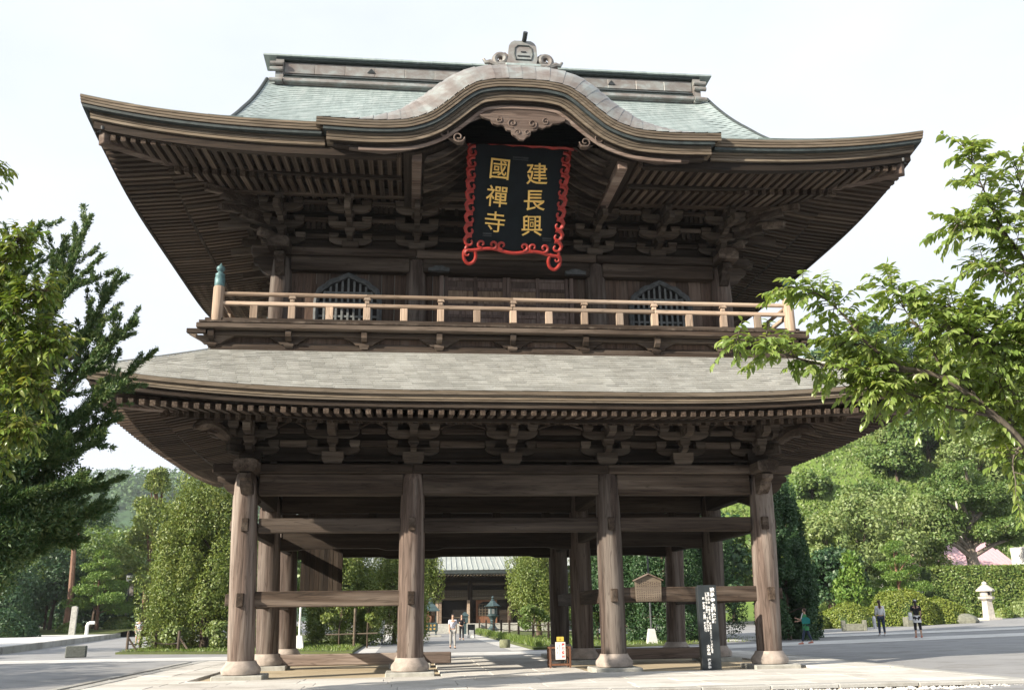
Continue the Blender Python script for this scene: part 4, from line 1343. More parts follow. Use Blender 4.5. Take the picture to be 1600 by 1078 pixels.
M['cherry'] = leafmat('cherry_leaves', (.14, .22, .05), (.22, .32, .08), (.34, .41, .14), .5, .35, 1.6)
M['broad'] = leafmat('broad_leaves', (0.078, 0.150, 0.023), (0.137, 0.208, 0.036), (0.234, 0.247, 0.065), .36, .35)
M['far'] = leafmat('far_wood_foliage', (.04, .10, .035), (.07, .14, .045), (.11, .18, .07), .2, .6, .05)
M['bark'] = wood('bark', (.045, .033, .025), (.12, .09, .068), (.20, .17, .14), 'z', .5, rough=.95)
M['barkr'] = wood('red_pine_bark', (.09, .05, .035), (.20, .115, .08), (.25, .18, .14), 'z', .4, rough=.95)
M['barkg'] = wood('grey_bark', (.10, .085, .07), (.22, .19, .155), (.30, .27, .23), 'z', .5, rough=.95)

def unit(a): return a/(np.linalg.norm(a, axis=-1, keepdims=True)+1e-9)
def quads(P, d, n, L, W, fold=0.15, tipw=0.5):
    d = unit(d); s = unit(np.cross(d, n)); n = unit(np.cross(s, d))
    L = np.asarray(L)[:, None]; W = np.asarray(W)[:, None]
    mid = P+d*L*tipw+n*L*fold
    V = np.stack([P, mid+s*W/2, P+d*L, mid-s*W/2], 1)
    return V.reshape(-1, 3)
def qmesh(name, Vs, mat, parent=None):
    V = np.concatenate(Vs, 0) if isinstance(Vs, list) else Vs
    F = np.arange(len(V), dtype=np.int32).reshape(-1, 4)
    return npmesh(name, V, F, mat, parent)
def sph(n):
    return unit(RNG.normal(0, 1, (n, 3)))
def cloud(clumps, n, L, W, shell=.55, outw=.8, up=.35, rnd=.45, droop=.0, along=0.0, fold=.12):
    """leaves spread through ellipsoid clumps (x,y,z,rx,ry,rz); n leaves in all"""
    C = np.asarray(clumps, float)
    a = (C[:, 3]*C[:, 4]*C[:, 5])**(2/3); cnt = np.maximum(4, (n*a/a.sum())).astype(int)
    idx = np.repeat(np.arange(len(C)), cnt); N = len(idx)
    u = sph(N); r = shell+(1-shell)*RNG.random(N)**.7
    P = C[idx, :3]+u*C[idx, 3:]*r[:, None]
    nrm = unit(u*outw+np.array((0, 0, up))+RNG.normal(0, rnd, (N, 3)))
    d = np.cross(nrm, sph(N)); d = unit(d)+u*along+np.array((0, 0, -droop+along*.6))
    k = RNG.uniform(.7, 1.25, N)
    return quads(P, d, nrm, L*k, W*k, fold)
def ell_clumps(c, R, n, cr, zmin=-.7, inner=.55, flat=.8):
    out = []
    while len(out) < n:
        u = sph(1)[0]
        if u[2] < zmin: continue
        r = inner+(1-inner)*RNG.random()**.6
        s = RNG.uniform(*cr)
        out.append((c[0]+u[0]*R[0]*r, c[1]+u[1]*R[1]*r, c[2]+u[2]*R[2]*r, s, s, s*flat))
    return np.array(out)
def limbs(mb, base, top, clumps, r0, n=10, lean=None):
    """tapered trunk with limbs that reach the clumps"""
    base = Vector(base); top = Vector(top); pts = []
    for k in range(9):
        f = k/8
        p = base.lerp(top, f)+Vector((math.sin(f*5+r0*40)*.35*r0*4, math.cos(f*4+r0*70)*.3*r0*4, 0))*f
        pts.append(p)
    mb.tube(pts, [r0*(1.25-.25*min(1, k*2)) if k < 1 else r0*(1-.78*k/8) for k in range(9)], 8)
    idx = np.linspace(0, len(clumps)-1, min(n, len(clumps))).astype(int)
    for i in idx:
        c = Vector(clumps[i][:3]); f = min(.9, max(.25, (c.z-base.z)/max(.1, top.z-base.z)*.75))
        s = base.lerp(top, f); k = f*8; q = int(k); s = pts[q].lerp(pts[min(8, q+1)], k-q)
        m_ = s.lerp(c, .5)+Vector((0, 0, .06*(c-s).length))
        mb.tube([s, m_, c], [r0*.38*(1-f*.5), r0*.24, r0*.08], 5)
    return pts
def tree(name, label, cat, base, top, clumps, n, L, W, mat, bark, r0, group=None, nl=10, **kw):
    root = thing(name, label, cat, tuple(base), 0, group)
    cl = np.array(clumps, float); cl[:, :3] -= np.array(base)
    mb = MB(); limbs(mb, (0, 0, -.3), Vector(top)-Vector(base), cl, r0, nl)
    part('trunk', mb, bark, root, smooth=True, ang=80)
    qmesh('crown', cloud(cl, n, L, W, **kw), mat, root)
    return root
def flames(c, R, H, n, spread=.35, zlow=.0):
    """upright flame shaped tufts for junipers: returns clumps stacked as tapering tongues"""
    out = []
    for k in range(n):
        a = RNG.uniform(0, 2*pi); f = RNG.random()
        z = zlow+f*(H-zlow)
        rr = R*(1-.75*(z/H)**1.4)*RNG.uniform(.55, 1.0)
        x, y = c[0]+rr*math.cos(a), c[1]+rr*math.sin(a)
        h = RNG.uniform(.5, 1.0)*R*.72; w = h*RNG.uniform(.34, .5)
        tx, ty = math.cos(a)*spread, math.sin(a)*spread
        for q in range(4):
            g_ = q/3
            out.append((x+tx*h*g_, y+ty*h*g_, c[2]+z+h*1.3*(g_-.4), w*(1-.72*g_), w*(1-.72*g_), h*.42))
    return np.array(out)
def juniper(label, x, y, R, H, n, mat=None, nt_=70, zlow=.6, group=None, L=.14, W=.06, spires=5):
    n = int(n*3.2); nt_ = int(nt_*.7)
    z = gz(x, y)
    cl = flames((x, y, z), R, H, nt_, zlow=zlow)
    lowc = zlow/H
    core = ell_clumps((x, y, z+H*(.45+lowc*.5)), (R*.5, R*.5, H*(.40-lowc*.45)), 14, (R*.25, R*.38))
    sp_ = []
    for k in range(spires):        # pointed leaders
        a = RNG.uniform(0, 2*pi); rr = R*RNG.uniform(.05, .55); hh = H*RNG.uniform(.16, .26); zb = z+H*(.98-.22*rr/R)-hh*.5
        for q in range(6):
            f = q/5; w = R*.17*(1-.85*f)+.03
            sp_.append((x+rr*math.cos(a)*(1+.25*f), y+rr*math.sin(a)*(1+.25*f), zb+hh*f, w, w, hh*.14))
    cl = np.vstack([cl, np.array(sp_)]) if spires else cl
    return tree('juniper', label, 'tree', (x, y, z), (x, y, z+H*.8), np.vstack([cl, core]), n, L, W, mat or M['jun'], M['bark'], R*.075, group, shell=.62, outw=1.0, up=.3, rnd=.28, along=.22)

# ---- tall dark cypress close by at the left: plumes that sweep up to a point
TIPS = [((-8.98, -7.93, 9.06), (-9.46, -8.19, 6.70), .42), ((-9.83, -8.10, 8.81), (-10.23, -8.27, 7.04), .33), ((-9.51, -7.59, 8.72), (-9.71, -7.76, 7.29), .25), ((-8.34, -7.93, 7.88), (-8.86, -8.10, 6.10), .34),
        ((-7.85, -8.10, 6.91), (-8.95, -8.27, 5.33), .33), ((-7.59, -7.68, 6.34), (-8.86, -7.93, 4.99), .26), ((-8.39, -7.42, 6.82), (-9.20, -7.76, 5.58), .28), ((-8.90, -8.36, 7.55), (-9.71, -8.45, 6.01), .36),
        ((-8.73, -7.76, 6.95), (-9.54, -7.93, 5.58), .36), ((-10.14, -8.45, 7.55), (-10.57, -8.45, 6.18), .40), ((-7.88, -8.27, 5.58), (-8.95, -8.27, 4.73), .34), ((-8.05, -7.85, 5.00), (-9.12, -7.93, 4.39), .38),
        ((-8.09, -8.45, 4.47), (-9.29, -8.45, 3.96), .38), ((-9.03, -8.70, 5.41), (-9.97, -8.62, 4.47), .40), ((-7.88, -7.68, 3.92), (-9.12, -7.93, 3.45), .34), ((-7.96, -8.10, 3.29), (-9.12, -8.10, 3.02), .36),
        ((-8.60, -8.70, 4.43), (-9.71, -8.62, 3.79), .40), ((-8.22, -8.79, 3.79), (-9.54, -8.70, 3.28), .38), ((-8.35, -7.93, 2.76), (-9.46, -8.10, 2.68), .36), ((-8.95, -8.87, 3.53), (-10.06, -8.79, 3.02), .42), ((-8.86, -8.36, 2.51), (-9.97, -8.36, 2.68), .36),
        ((-9.97, -8.79, 6.35), (-10.66, -8.62, 5.16), .42), ((-10.83, -8.10, 8.41), (-11.17, -8.10, 6.70), .42), ((-11.68, -8.27, 7.89), (-11.68, -8.27, 6.01), .5), ((-13.22, -8.10, 6.35), (-12.19, -8.10, 4.99), .5), ((-13.48, -8.45, 4.99), (-12.28, -8.27, 3.87), .5), ((-11.34, -9.56, 6.01), (-11.34, -8.79, 4.47), .5), ((-11.17, -6.56, 6.35), (-11.25, -7.25, 4.82), .5)]
root = thing('cypress', 'tall dark green cypress with upswept pointed plumes left of the gate', 'tree', (-11.0, -8.1, -.2))
b0 = np.array((-11.0, -8.1, -.2)); mb = MB(); Vs = []
mb.tube([(0, 0, 0), (.1, 0, 2.5), (.25, 0, 4.4), (.5, .05, 6.4), (1.0, .1, 8.0)], [.26, .22, .16, .10, .04], 10)
def plume(tip, bs, w, dens=1.0):
    """one pointed plume of scaly foliage"""
    ax_ = tip-bs; Ln = np.linalg.norm(ax_); ax_ /= Ln
    NT = int(150*Ln*w/.30*dens)+8
    f = RNG.random(NT)**.85
    perp = unit(np.cross(ax_, sph(NT)))
    bend = np.array((.10, .03, .16))*Ln
    rad = w*(1.02-.96*f**1.0)*RNG.uniform(.30, 1.2, NT)
    o_ = bs-ax_*.12*Ln+ax_*(f*Ln*1.06)[:, None]+bend*((f*(f-1))[:, None])
    td = unit(perp*.75+ax_*RNG.uniform(.5, 1.3, (NT, 1))+np.array((0, 0, .25)))
    nb = 11
    g_ = np.tile(np.linspace(.1, 1.05, nb), NT); ii = np.repeat(np.arange(NT), nb)
    P = o_[ii]+td[ii]*(rad[ii]*g_)[:, None]+RNG.normal(0, .018, (NT*nb, 3))
    d = unit(td[ii]*.8+ax_*.5+RNG.normal(0, .5, (NT*nb, 3)))
    Lb = RNG.uniform(.045, .10, NT*nb)*(1.15-.45*g_)
    return quads(P, d, sph(NT*nb), Lb, Lb*.30, .1, .45)
for tip, bs, w in TIPS:
    tip = np.array(tip)-b0; bs = np.array(bs)-b0
    zt = max(.8, bs[2]-.5*abs(bs[0])-.4)
    mb.tube([(.12, 0, zt), tuple(bs*.5+np.array((0.05, 0, zt*.5))), tuple(bs), tuple(bs*.4+tip*.6)], [.07, .055, .035, .012], 5)
    ax_ = tip-bs; Ln = np.linalg.norm(ax_); ax_ /= Ln
    Vs.append(plume(tip, bs, w*.72))
    for q in range(11):             # side sprays
        f = RNG.uniform(-.1, .88); s0 = bs+ax_*Ln*f
        pd_ = unit(np.cross(ax_, sph(1)))[0]
        l_ = Ln*RNG.uniform(.22, .46)*(1.1-.65*max(0, f))
        s1 = s0+(ax_*.75+pd_*RNG.uniform(.45, .95)+np.array((.08, 0, .22)))*l_
        Vs.append(plume(s1, s0, w*RNG.uniform(.26, .42), .8))
core = ell_clumps((1.35, -.2, 3.7), (1.15, .6, 1.75), 34, (.28, .46))
core2 = ell_clumps((.6, -.2, 4.0), (1.4, 1.0, 3.0), 50, (.30, .52))
Vs.append(cloud(np.vstack([core, core2]), 100000, .085, .03, shell=.3, outw=.6, up=.2, rnd=.6, along=.7))
part('trunk', mb, M['bark'], root, smooth=True, ang=80)
qmesh('crown', Vs, M['cyp'], root)

# ---- leafed branches near the camera
def leaf_mesh(name, mat, droop=.25, wide=.36):
    xs = [0, .12, .32, .55, .8, 1.0]; ws = [0.01, .26, .48, .50, .28, 0.0]
    V = []; F = []
    for x, w in zip(xs, ws):
        z = -droop*x*x
        V += [(w*wide, x, z+.12*w), (0, x, z), (-w*wide, x, z+.12*w)]
    for k in range(5):
        for j in range(2):
            a = 3*k+j; F.append((a, a+1, a+4, a+3))
    m = MB().add(V, F)
    me = mk(name, m, True, 180); me.materials.append(mat); return me
def leafy_tree(name, label, base, limbs_, mat, leafme, size, per_m, twig_n, single, bark, seed=1, twig_len=(.12, .32), hang=.5):
    rnd = random.Random(seed)
    root = thing(name, label, 'tree', base)
    B = Vector(base); wood_ = MB(); frames = []
    for pts, r0, r1, dens in limbs_:
        pts = [Vector(p)-B for p in catmull(pts, 5)]
        n = len(pts)
        wood_.tube(pts, [r0+(r1-r0)*k/(n-1) for k in range(n)], 6)
        if dens <= 0: continue
        L = sum((pts[k+1]-pts[k]).length for k in range(n-1))
        for t in range(int(L*twig_n*dens)):
            f = rnd.random()**.8; k = min(n-2, int(f*(n-1))); p = pts[k].lerp(pts[k+1], f*(n-1)-k)
            ax = (pts[k+1]-pts[k]).normalized()
            d = (ax*rnd.uniform(.1, .9)+Vector((rnd.gauss(0, 1), rnd.gauss(0, 1), rnd.gauss(.15, .75)))).normalized()
            tl = rnd.uniform(*twig_len)*dens**.3
            q = p+d*tl+Vector((0, 0, -tl*.15))
            mid = p.lerp(q, .5)+Vector((0, 0, tl*.08))
            wood_.tube([p, mid, q], [.004, .003, .0015], 4)
            nl = max(3, int(tl*per_m))
            for j in range(nl):
                g = .25+.75*(j+rnd.random()*.6)/nl
                o = (p.lerp(mid, g*2) if g < .5 else mid.lerp(q, g*2-1))
                side = d.cross(Vector((0, 0, 1)))
                side = side.normalized() if side.length > .01 else Vector((1, 0, 0))
                ld = (d*rnd.uniform(.3, .9)+side*(1 if j % 2 else -1)*rnd.uniform(.4, 1.0)+Vector((0, 0, -hang*rnd.uniform(.2, 1.5)))).normalized()
                nn = (Vector((0, 0, 1))+Vector((rnd.gauss(0, .5), rnd.gauss(0, .5), rnd.gauss(0, .2)))).normalized()
                frames.append((o, ld, nn, size*rnd.uniform(.65, 1.2)))
    part('branch', wood_, bark, root, smooth=True, ang=80)
    # nearest / largest leaves as their own objects, the rest as one mass
    key = sorted(frames, key=lambda f_: (f_[0]+B-CAMPOS).length/f_[3])
    base_v = np.array([v.co[:] for v in leafme.vertices]); base_f = np.array([p.vertices[:] for p in leafme.polygons])
    RV = []; RF = []
    for i, (o, ld, nn, s) in enumerate(key):
        sd = ld.cross(nn)
        if sd.length < .05: sd = ld.orthogonal()
        sd.normalize(); un = sd.cross(ld)
        if i < single:
            ob = link('leaf', leafme, root)
            ob.matrix_local = Matrix(((sd.x*s, ld.x*s, un.x*s, o.x), (sd.y*s, ld.y*s, un.y*s, o.y), (sd.z*s, ld.z*s, un.z*s, o.z), (0, 0, 0, 1)))
        else:
            R = np.array((sd, ld, un))*s
            RV.append(base_v @ R + np.array(o)); RF.append(base_f+len(base_v)*(len(RV)-1))
    if RV:
        ob = npmesh('leaf_mass', np.vstack(RV), np.vstack(RF), mat, root, True); ob['kind'] = 'stuff'
    return root
cl_ = leaf_mesh('leaf', M['cherry'], .30, .40)
CH = [([(3.4, -18.4, -.3), (3.2, -18.6, .8), (2.7, -18.75, 1.6), (1.96, -18.87, 2.22), (1.77, -18.94, 2.50), (1.58, -18.97, 2.70), (1.29, -19.01, 2.92), (1.05, -19.01, 3.04), (.77, -18.99, 3.09)], .05, .012, .0),
      ([(1.05, -19.0, 3.05), (.72, -18.95, 3.07), (.44, -18.9, 3.09), (.16, -18.85, 3.17), (-.12, -18.9, 3.24), (-.36, -18.93, 3.30)], .016, .003, .75),
      ([(.85, -19.0, 3.08), (.60, -19.05, 3.23), (.39, -19.1, 3.46), (.20, -19.12, 3.60), (.02, -19.1, 3.66)], .013, .002, .75),
      ([(1.2, -19.01, 2.98), (1.0, -19.15, 3.23), (.84, -19.2, 3.44), (.74, -19.22, 3.62)], .012, .002, .75),
      ([(2.6, -19.1, 2.3), (2.2, -19.14, 2.9), (1.85, -19.16, 3.2), (1.55, -19.2, 3.36), (1.25, -19.2, 3.46), (.98, -19.16, 3.53)], .03, .003, .85),
      ([(2.6, -19.2, 2.7), (2.2, -19.25, 3.3), (1.80, -19.31, 3.75), (1.58, -19.37, 4.05), (1.43, -19.44, 4.34), (1.30, -19.5, 4.64)], .022, .002, .62),
      ([(1.80, -19.31, 3.75), (1.62, -19.38, 3.96), (1.40, -19.4, 4.05), (1.2, -19.38, 4.08)], .009, .002, .8),
      ([(1.95, -19.35, 3.8), (1.80, -19.42, 4.1), (1.72, -19.47, 4.3), (1.68, -19.5, 4.5)], .008, .002, .6),
      ([(1.58, -18.97, 2.72), (1.29, -18.9, 2.79), (1.01, -18.88, 2.89), (.80, -18.9, 2.92), (.65, -18.92, 2.97)], .016, .003, 1.0),
      ([(1.77, -18.94, 2.54), (1.72, -18.85, 2.42), (1.75, -18.8, 2.2)], .01, .003, .7),
      ([(1.9, -18.95, 2.6), (1.62, -19.06, 2.97), (1.46, -19.15, 3.18), (1.34, -19.2, 3.34)], .012, .003, 1.0),
      ([(2.1, -19.25, 3.4), (1.7, -19.3, 3.68), (1.50, -19.32, 3.74), (1.36, -19.3, 3.78)], .009, .002, .55),
      ([(1.7, -18.9, 2.6), (1.85, -18.7, 2.85), (1.75, -18.6, 3.1), (1.5, -18.5, 3.25)], .014, .003, 1.0),
      ([(1.4, -19.0, 2.88), (1.45, -18.7, 3.1), (1.3, -18.55, 3.2), (1.0, -18.5, 3.22)], .012, .003, 1.0),
      ([(2.0, -18.9, 2.3), (2.1, -19.2, 2.7), (1.95, -19.3, 2.95), (1.7, -19.35, 3.05)], .012, .003, 1.0),
      ([(1.5, -18.95, 2.8), (1.3, -18.8, 2.95), (1.0, -18.75, 3.2), (.7, -18.8, 3.3), (.45, -18.8, 3.34)], .012, .002, 1.0),
      ([(1.6, -19.0, 2.9), (1.5, -19.2, 3.1), (1.2, -19.3, 3.25), (.95, -19.3, 3.32)], .012, .002, 1.0),
      ([(1.0, -19.0, 3.04), (.75, -18.85, 2.98), (.5, -18.8, 2.96)], .01, .002, .8),
      ([(2.2, -18.9, 2.5), (2.0, -19.1, 2.9), (1.8, -19.2, 3.2), (1.65, -19.25, 3.45)], .012, .002, 1.0),
      ([(2.0, -18.8, 2.3), (2.0, -18.6, 2.5), (1.9, -18.5, 2.75), (1.75, -18.45, 2.9)], .012, .003, .9)]
leafy_tree('cherry_tree', 'leafy cherry branches reaching in from the right in front of the gate', (3.4, -18.4, -.2), CH, M['cherry'], cl_, .070, 62, 76, 296, M['barkg'], 3)
bl_ = leaf_mesh('leaf', M['broad'], .35, .36)
BL = [([(-8.8, -15.2, -.3), (-8.3, -15.4, 1.5), (-7.7, -15.7, 2.8), (-7.11, -15.89, 3.5), (-6.94, -16.19, 4.3), (-6.76, -16.31, 4.75)], .09, .008, .5),
      ([(-7.0, -16.1, 4.1), (-6.75, -16.3, 4.7), (-6.62, -16.4, 4.85), (-6.55, -16.44, 4.97)], .008, .002, .9),
      ([(-7.05, -16.0, 3.9), (-6.7, -16.2, 4.2), (-6.45, -16.28, 4.42), (-6.30, -16.31, 4.47)], .012, .002, 1.0),
      ([(-7.1, -15.9, 3.5), (-6.75, -16.05, 3.75), (-6.5, -16.12, 3.92), (-6.35, -16.15, 3.97), (-6.2, -16.18, 3.95)], .012, .002, 1.0),
      ([(-7.2, -15.85, 3.3), (-6.8, -16.0, 3.5), (-6.5, -16.02, 3.56), (-6.3, -16.03, 3.52)], .012, .002, 1.0),
      ([(-7.4, -15.8, 3.1), (-6.9, -15.9, 3.2), (-6.62, -15.9, 3.15), (-6.45, -15.93, 3.2)], .012, .002, .9),
      ([(-7.6, -15.7, 2.9), (-7.0, -15.8, 2.95), (-6.75, -15.85, 2.85)], .012, .002, .9),
      ([(-7.0, -16.1, 4.1), (-6.7, -15.95, 4.2), (-6.5, -15.9, 4.2), (-6.35, -15.9, 4.15)], .01, .002, 1.0),
      ([(-7.1, -16.0, 3.7), (-6.8, -15.8, 3.8), (-6.6, -15.75, 3.75)], .01, .002, 1.0),
      ([(-7.1, -16.2, 4.5), (-7.0, -16.5, 5.2), (-6.90, -16.55, 5.5), (-6.80, -16.6, 5.66)], .008, .002, .35)]
leafy_tree('leafy_tree', 'broad leaved tree with fresh green leaves at the left edge', (-8.8, -15.2, -.2), BL, M['broad'], bl_, .085, 42, 95, 296, M['bark'], 5)

# ---- junipers either side of the gate and behind it
G1 = 'junipers round the gate'
juniper('large yellow green juniper standing left of the gate columns', -13.4, 27, 3.2, 9.6, 24000, group=G1, nt_=110)
juniper('lower juniper in front of the pruned pine left of the gate', -14.6, 29.5, 1.9, 6.8, 10000, group=G1, nt_=70)
juniper('sunlit juniper seen between the left gate columns', -6.6, 30, 2.6, 5.6, 14000, group=G1, nt_=80)
juniper('juniper seen left of the second front column beside the path', -3.6, 33, 2.2, 5.4, 10000, group=G1, nt_=60)
juniper('juniper that overhangs the hall path on its left side', -2.3, 41, 2.4, 6.6, 8000, group=G1, nt_=55, zlow=3.6, spires=0)
juniper('juniper with a full crown right of the hall path', 6.4, 42, 3.0, 6.4, 13000, group=G1, nt_=80, zlow=2.2)
juniper('dark green juniper seen behind the wooden notice board', 11.2, 25.5, 2.6, 7.5, 15000, M['jund'], 90, .1, G1)
juniper('dark green juniper seen behind the black upright sign', 13.4, 26.5, 2.4, 7.0, 13000, M['jund'], 80, .1, G1)
juniper('dark green juniper seen left of the wooden notice board', 8.6, 27.5, 2.2, 6.8, 11000, M['jund'], 70, .1, G1)
juniper('tall spiky juniper right beside the last gate column', 15.9, 20.5, 1.5, 7.3, 15000, M['jund'], 90, .1, G1)
juniper('slender juniper with two pointed tips right of the gate', 17.2, 22.5, 1.1, 7.6, 9000, M['jund'], 55, .1, G1)
# ---- tree outside the picture whose shade falls on the forecourt
# ---- left background
def ball_tree(label, x, y, h, R, n, mat, r0=.25, group=None, name='broadleaf_tree', z=None, low=.35, L=.32, W=.2, nc=34, cr=None, bark=None, **kw):
    z = gz(x, y) if z is None else z
    c = (x, y, z+h*(low+1)/2); Rz = h*(1-low)/2
    cl = ell_clumps(c, (R, R, Rz), nc, cr or (R*.26, R*.42))
    return tree(name, label, 'tree', (x, y, z), (x+R*.1, y, z+h*.82), cl, n, L, W, mat, bark or M['bark'], r0, group, **kw)
def pad_tree(label, x, y, h, R, pads, n, z=None, name='pruned_pine', mat=None, r0=.2, k=1.0):
    K_ = k
    z = gz(x, y) if z is None else z
    cl = []
    for k in range(pads):
        f = (k+.5)/pads; a = k*2.4+.7
        rr = R*(1-.72*f)*(.62 if k < pads-1 else .05)
        s = R*(.52-.26*f)
        px, py, pz = x+rr*math.cos(a), y+rr*math.sin(a), z+h*(.24+.74*f)
        for q in range(5):
            b = q*1.257; cl.append((px+s*.5*math.cos(b), py+s*.5*math.sin(b), pz+RNG.uniform(-.05, .08), s*.55, s*.55, s*.34))
    return tree(name, label, 'tree', (x, y, z), (x, y, z+h*.95), cl, n, .17*K_, .06*K_, mat or M['pine'], M['barkr'], r0, None, 12, shell=.45, outw=.8, up=.7, rnd=.45, along=.5)
pad_tree('cloud pruned pine with layered bright green pads on the far left lawn', -34.0, 75.6, 7.8, 3.3, 13, 15000, z=.5, k=1.5)
def conifer(label, x, y, h, R, n, mat, z=None, group=None, name='conifer'):
    z = gz(x, y) if z is None else z
    cl = []
    for k in range(70):
        f = RNG.random()**.8; a = RNG.uniform(0, 2*pi); rr = R*(1-f)**.75*RNG.uniform(.55, 1)+.15
        s = R*.30*(1-.5*f)
        cl.append((x+rr*math.cos(a), y+rr*math.sin(a), z+h*(.16+.82*f), s, s, s*.75))
    return tree(name, label, 'tree', (x, y, z), (x, y, z+h*.97), cl, n, .38, .15, mat, M['barkr'], R*.09, group, 14, shell=.4, outw=.9, up=.2, rnd=.4, along=.6)
conifer('tall yellow green conifer rising against the far hill', -30.6, 80.4, 17.7, 4.4, 14000, M['jun'])
G2 = 'dark trees in the left background'
ball_tree('leafy tree left of the forecourt', -29, -4, 9.0, 4.0, 5000, M['dec'], group=None, low=.25)
ball_tree('leafy tree further along the road left of the forecourt', -33, 3.5, 9.5, 4.5, 5000, M['dec'], group=None, low=.25)
ball_tree('spreading olive green tree behind the pruned pine', -37.7, 86, 11.3, 5.9, 11000, M['dec'], group=G2)
ball_tree('dark tree between the street lamp and the junipers', -27.8, 86, 9.1, 4.2, 8000, M['decd'], group=G2)
ball_tree('dark evergreen low at the left behind the raised pavement', -43, 73, 7.0, 4.2, 9000, M['decd'], group=G2, low=.1)
ball_tree('blue green tree behind the stone post at the left', -39.9, 79.5, 8.7, 3.5, 7000, M['decd'], group=G2, low=.15)
ball_tree('tall dark tree at the far left edge', -52, 76, 15.4, 6.3, 11000, M['decd'], group=G2, low=.1)
tr = thing('pine_trunk_tree', 'red trunked pine standing left of the pruned pine', 'tree', (-36.8, 75.2, .5))
mb = MB(); mb.tube([(0, 0, -.3), (.1, 0, 3.6), (-.1, 0, 8), (.25, 0, 11.6)], [.36, .3, .25, .18], 8)
part('trunk', mb, M['barkr'], tr, smooth=True)
qmesh('crown', cloud(ell_clumps((.2, 0, 11), (3.4, 3.2, 2.2), 16, (1.0, 1.6)), 7000, .34, .14), M['decd'], tr)
for x, y, h, R, lb in [(-60, 92, 5, 4.5, 'low dark bush farthest left behind the stone post'), (-52, 96, 5.5, 4.5, 'low dark bush left of the red trunked pine'), (-44.5, 93, 5, 4.2, 'low dark bush between the red trunk and the pruned pine'), (-37.5, 97, 5.5, 4.2, 'low dark bush behind the pruned pine'), (-31, 96, 5, 4.0, 'low dark bush at the end of the left road'), (-25.5, 92, 5, 3.6, 'low dark bush left of the large juniper')]:
    ball_tree(lb, x, y, h, R, 3500, M['decd'], .15, 'low bushes closing the left road', name='bush', z=.2, low=-.1, L=.5, W=.32)
# backdrop trees beyond the hall and along the far side
G3 = 'trees in the far background'
for k, (x, y, h, R, mt, lb) in enumerate([(-62, 98, 17, 7, 'decd', 'dark rounded tree far beyond the left pavement'), (-44, 98, 15, 6.5, 'dec', 'green tree beyond the tall conifer at left'), (-17, 74, 10, 4.5, 'dec', 'rounded tree behind the large juniper at left'), (-9, 76, 9, 4.2, 'decd', 'dark tree behind the junipers left of the hall'), (-3.5, 78, 10, 4.0, 'dec', 'tree just left of the hall roof'), (10.5, 80, 10, 4.2, 'dec', 'tree rising behind the right end of the hall'), (16.5, 66, 9, 4.0, 'decd', 'dark tree behind the junipers right of the hall'), (23, 58, 10, 4.2, 'decd', 'dark tree behind the spiky juniper'), (29, 66, 11, 4.5, 'dec', 'green tree at the foot of the grassy hill')]):
    ball_tree(lb, x, y, h, R, 6500, M[mt], group=G3, low=.08, L=.5, W=.32, z=gz(x, min(y, 60)))
# ---- right hand side
def hz(x, y):
    r = (y-72)*.9+(x-45)*.15
    h = 42*sstep(r/65)*sstep((x-16)/26)
    h += 1.2*mnoise.noise((x*.05, y*.05, 0))*min(1, h/6)
    return gz(min(x, 70), min(y, 60))+h
M['hillg'] = ground_mat('hill_grass', (.075, .135, .025), (.125, .19, .038), (.165, .21, .055), 3, bk=.6)
hill = part('hill', MB().grid([[(x, y, hz(x, y)-.02) for x in np.linspace(14, 260, 70)] for y in np.linspace(62, 300, 70)]), M['hillg'], smooth=True)
hill['kind'] = 'structure'
us = []
for k in range(420):        # low scrub that breaks up the slope
    x = RNG.uniform(42, 112); y = RNG.uniform(78, 140)
    if mnoise.noise((x*.06, y*.06, 7)) < .02: continue
    s_ = RNG.uniform(.5, 1.5); us.append((x, y, hz(x, y)+s_*.25, s_*1.2, s_*1.2, s_*.7))
sc_ = qmesh('hill_scrub', cloud(us, 26000, .34, .22, shell=.4), M['dec']); sc_['kind'] = 'stuff'
P = []
for k in range(60000):
    x = RNG.uniform(38, 120); y = RNG.uniform(74, 150); z = hz(x, y)
    P.append((x, y, z))
P = np.array(P); N = len(P)
dd = np.column_stack([RNG.normal(0, .5, N), RNG.normal(0, .5, N), np.ones(N)])
gc = qmesh('ground_cover', quads(P, dd, sph(N), RNG.uniform(.25, .7, N), RNG.uniform(.15, .35, N), .15), M['decp']); gc['kind'] = 'stuff'
G4 = 'trees on the right hill'
for x, y, h, R, mt, lb in [(83, 100, 13, 6.5, 'dec', 'broad green tree high on the hill at the right edge'), (92, 108, 14, 7, 'decp', 'pale crowned tree highest on the right hill'), (74, 104, 9, 4.5, 'dec', 'tree beside the bright grass strip on the hill'), (97, 98, 13, 6, 'decd', 'dark tree on the hill behind the cherry branch'), (64, 112, 8, 4.0, 'decd', 'dark tree beside the gate eave high on the hill'), (58, 118, 9, 5, 'decd', 'small dark tree on the hill top by the eave'), (104, 116, 14, 7, 'dec', 'tall tree on the hill crest at far right'), (80, 124, 12, 6, 'decd', 'dark tree on the crest above the grass strip')]:
    ball_tree(lb, x, y, h, R, 8000, M[mt], .35, G4, z=hz(x, y)-.3, low=.12, L=.55, W=.36)
ball_tree('olive pine with a bare pale trunk halfway up the hill', 57, 90, 10, 4.0, 6000, M['dec'], .3, G4, z=hz(57, 90), low=.35, L=.45, W=.22, nc=16, bark=M['barkg'])
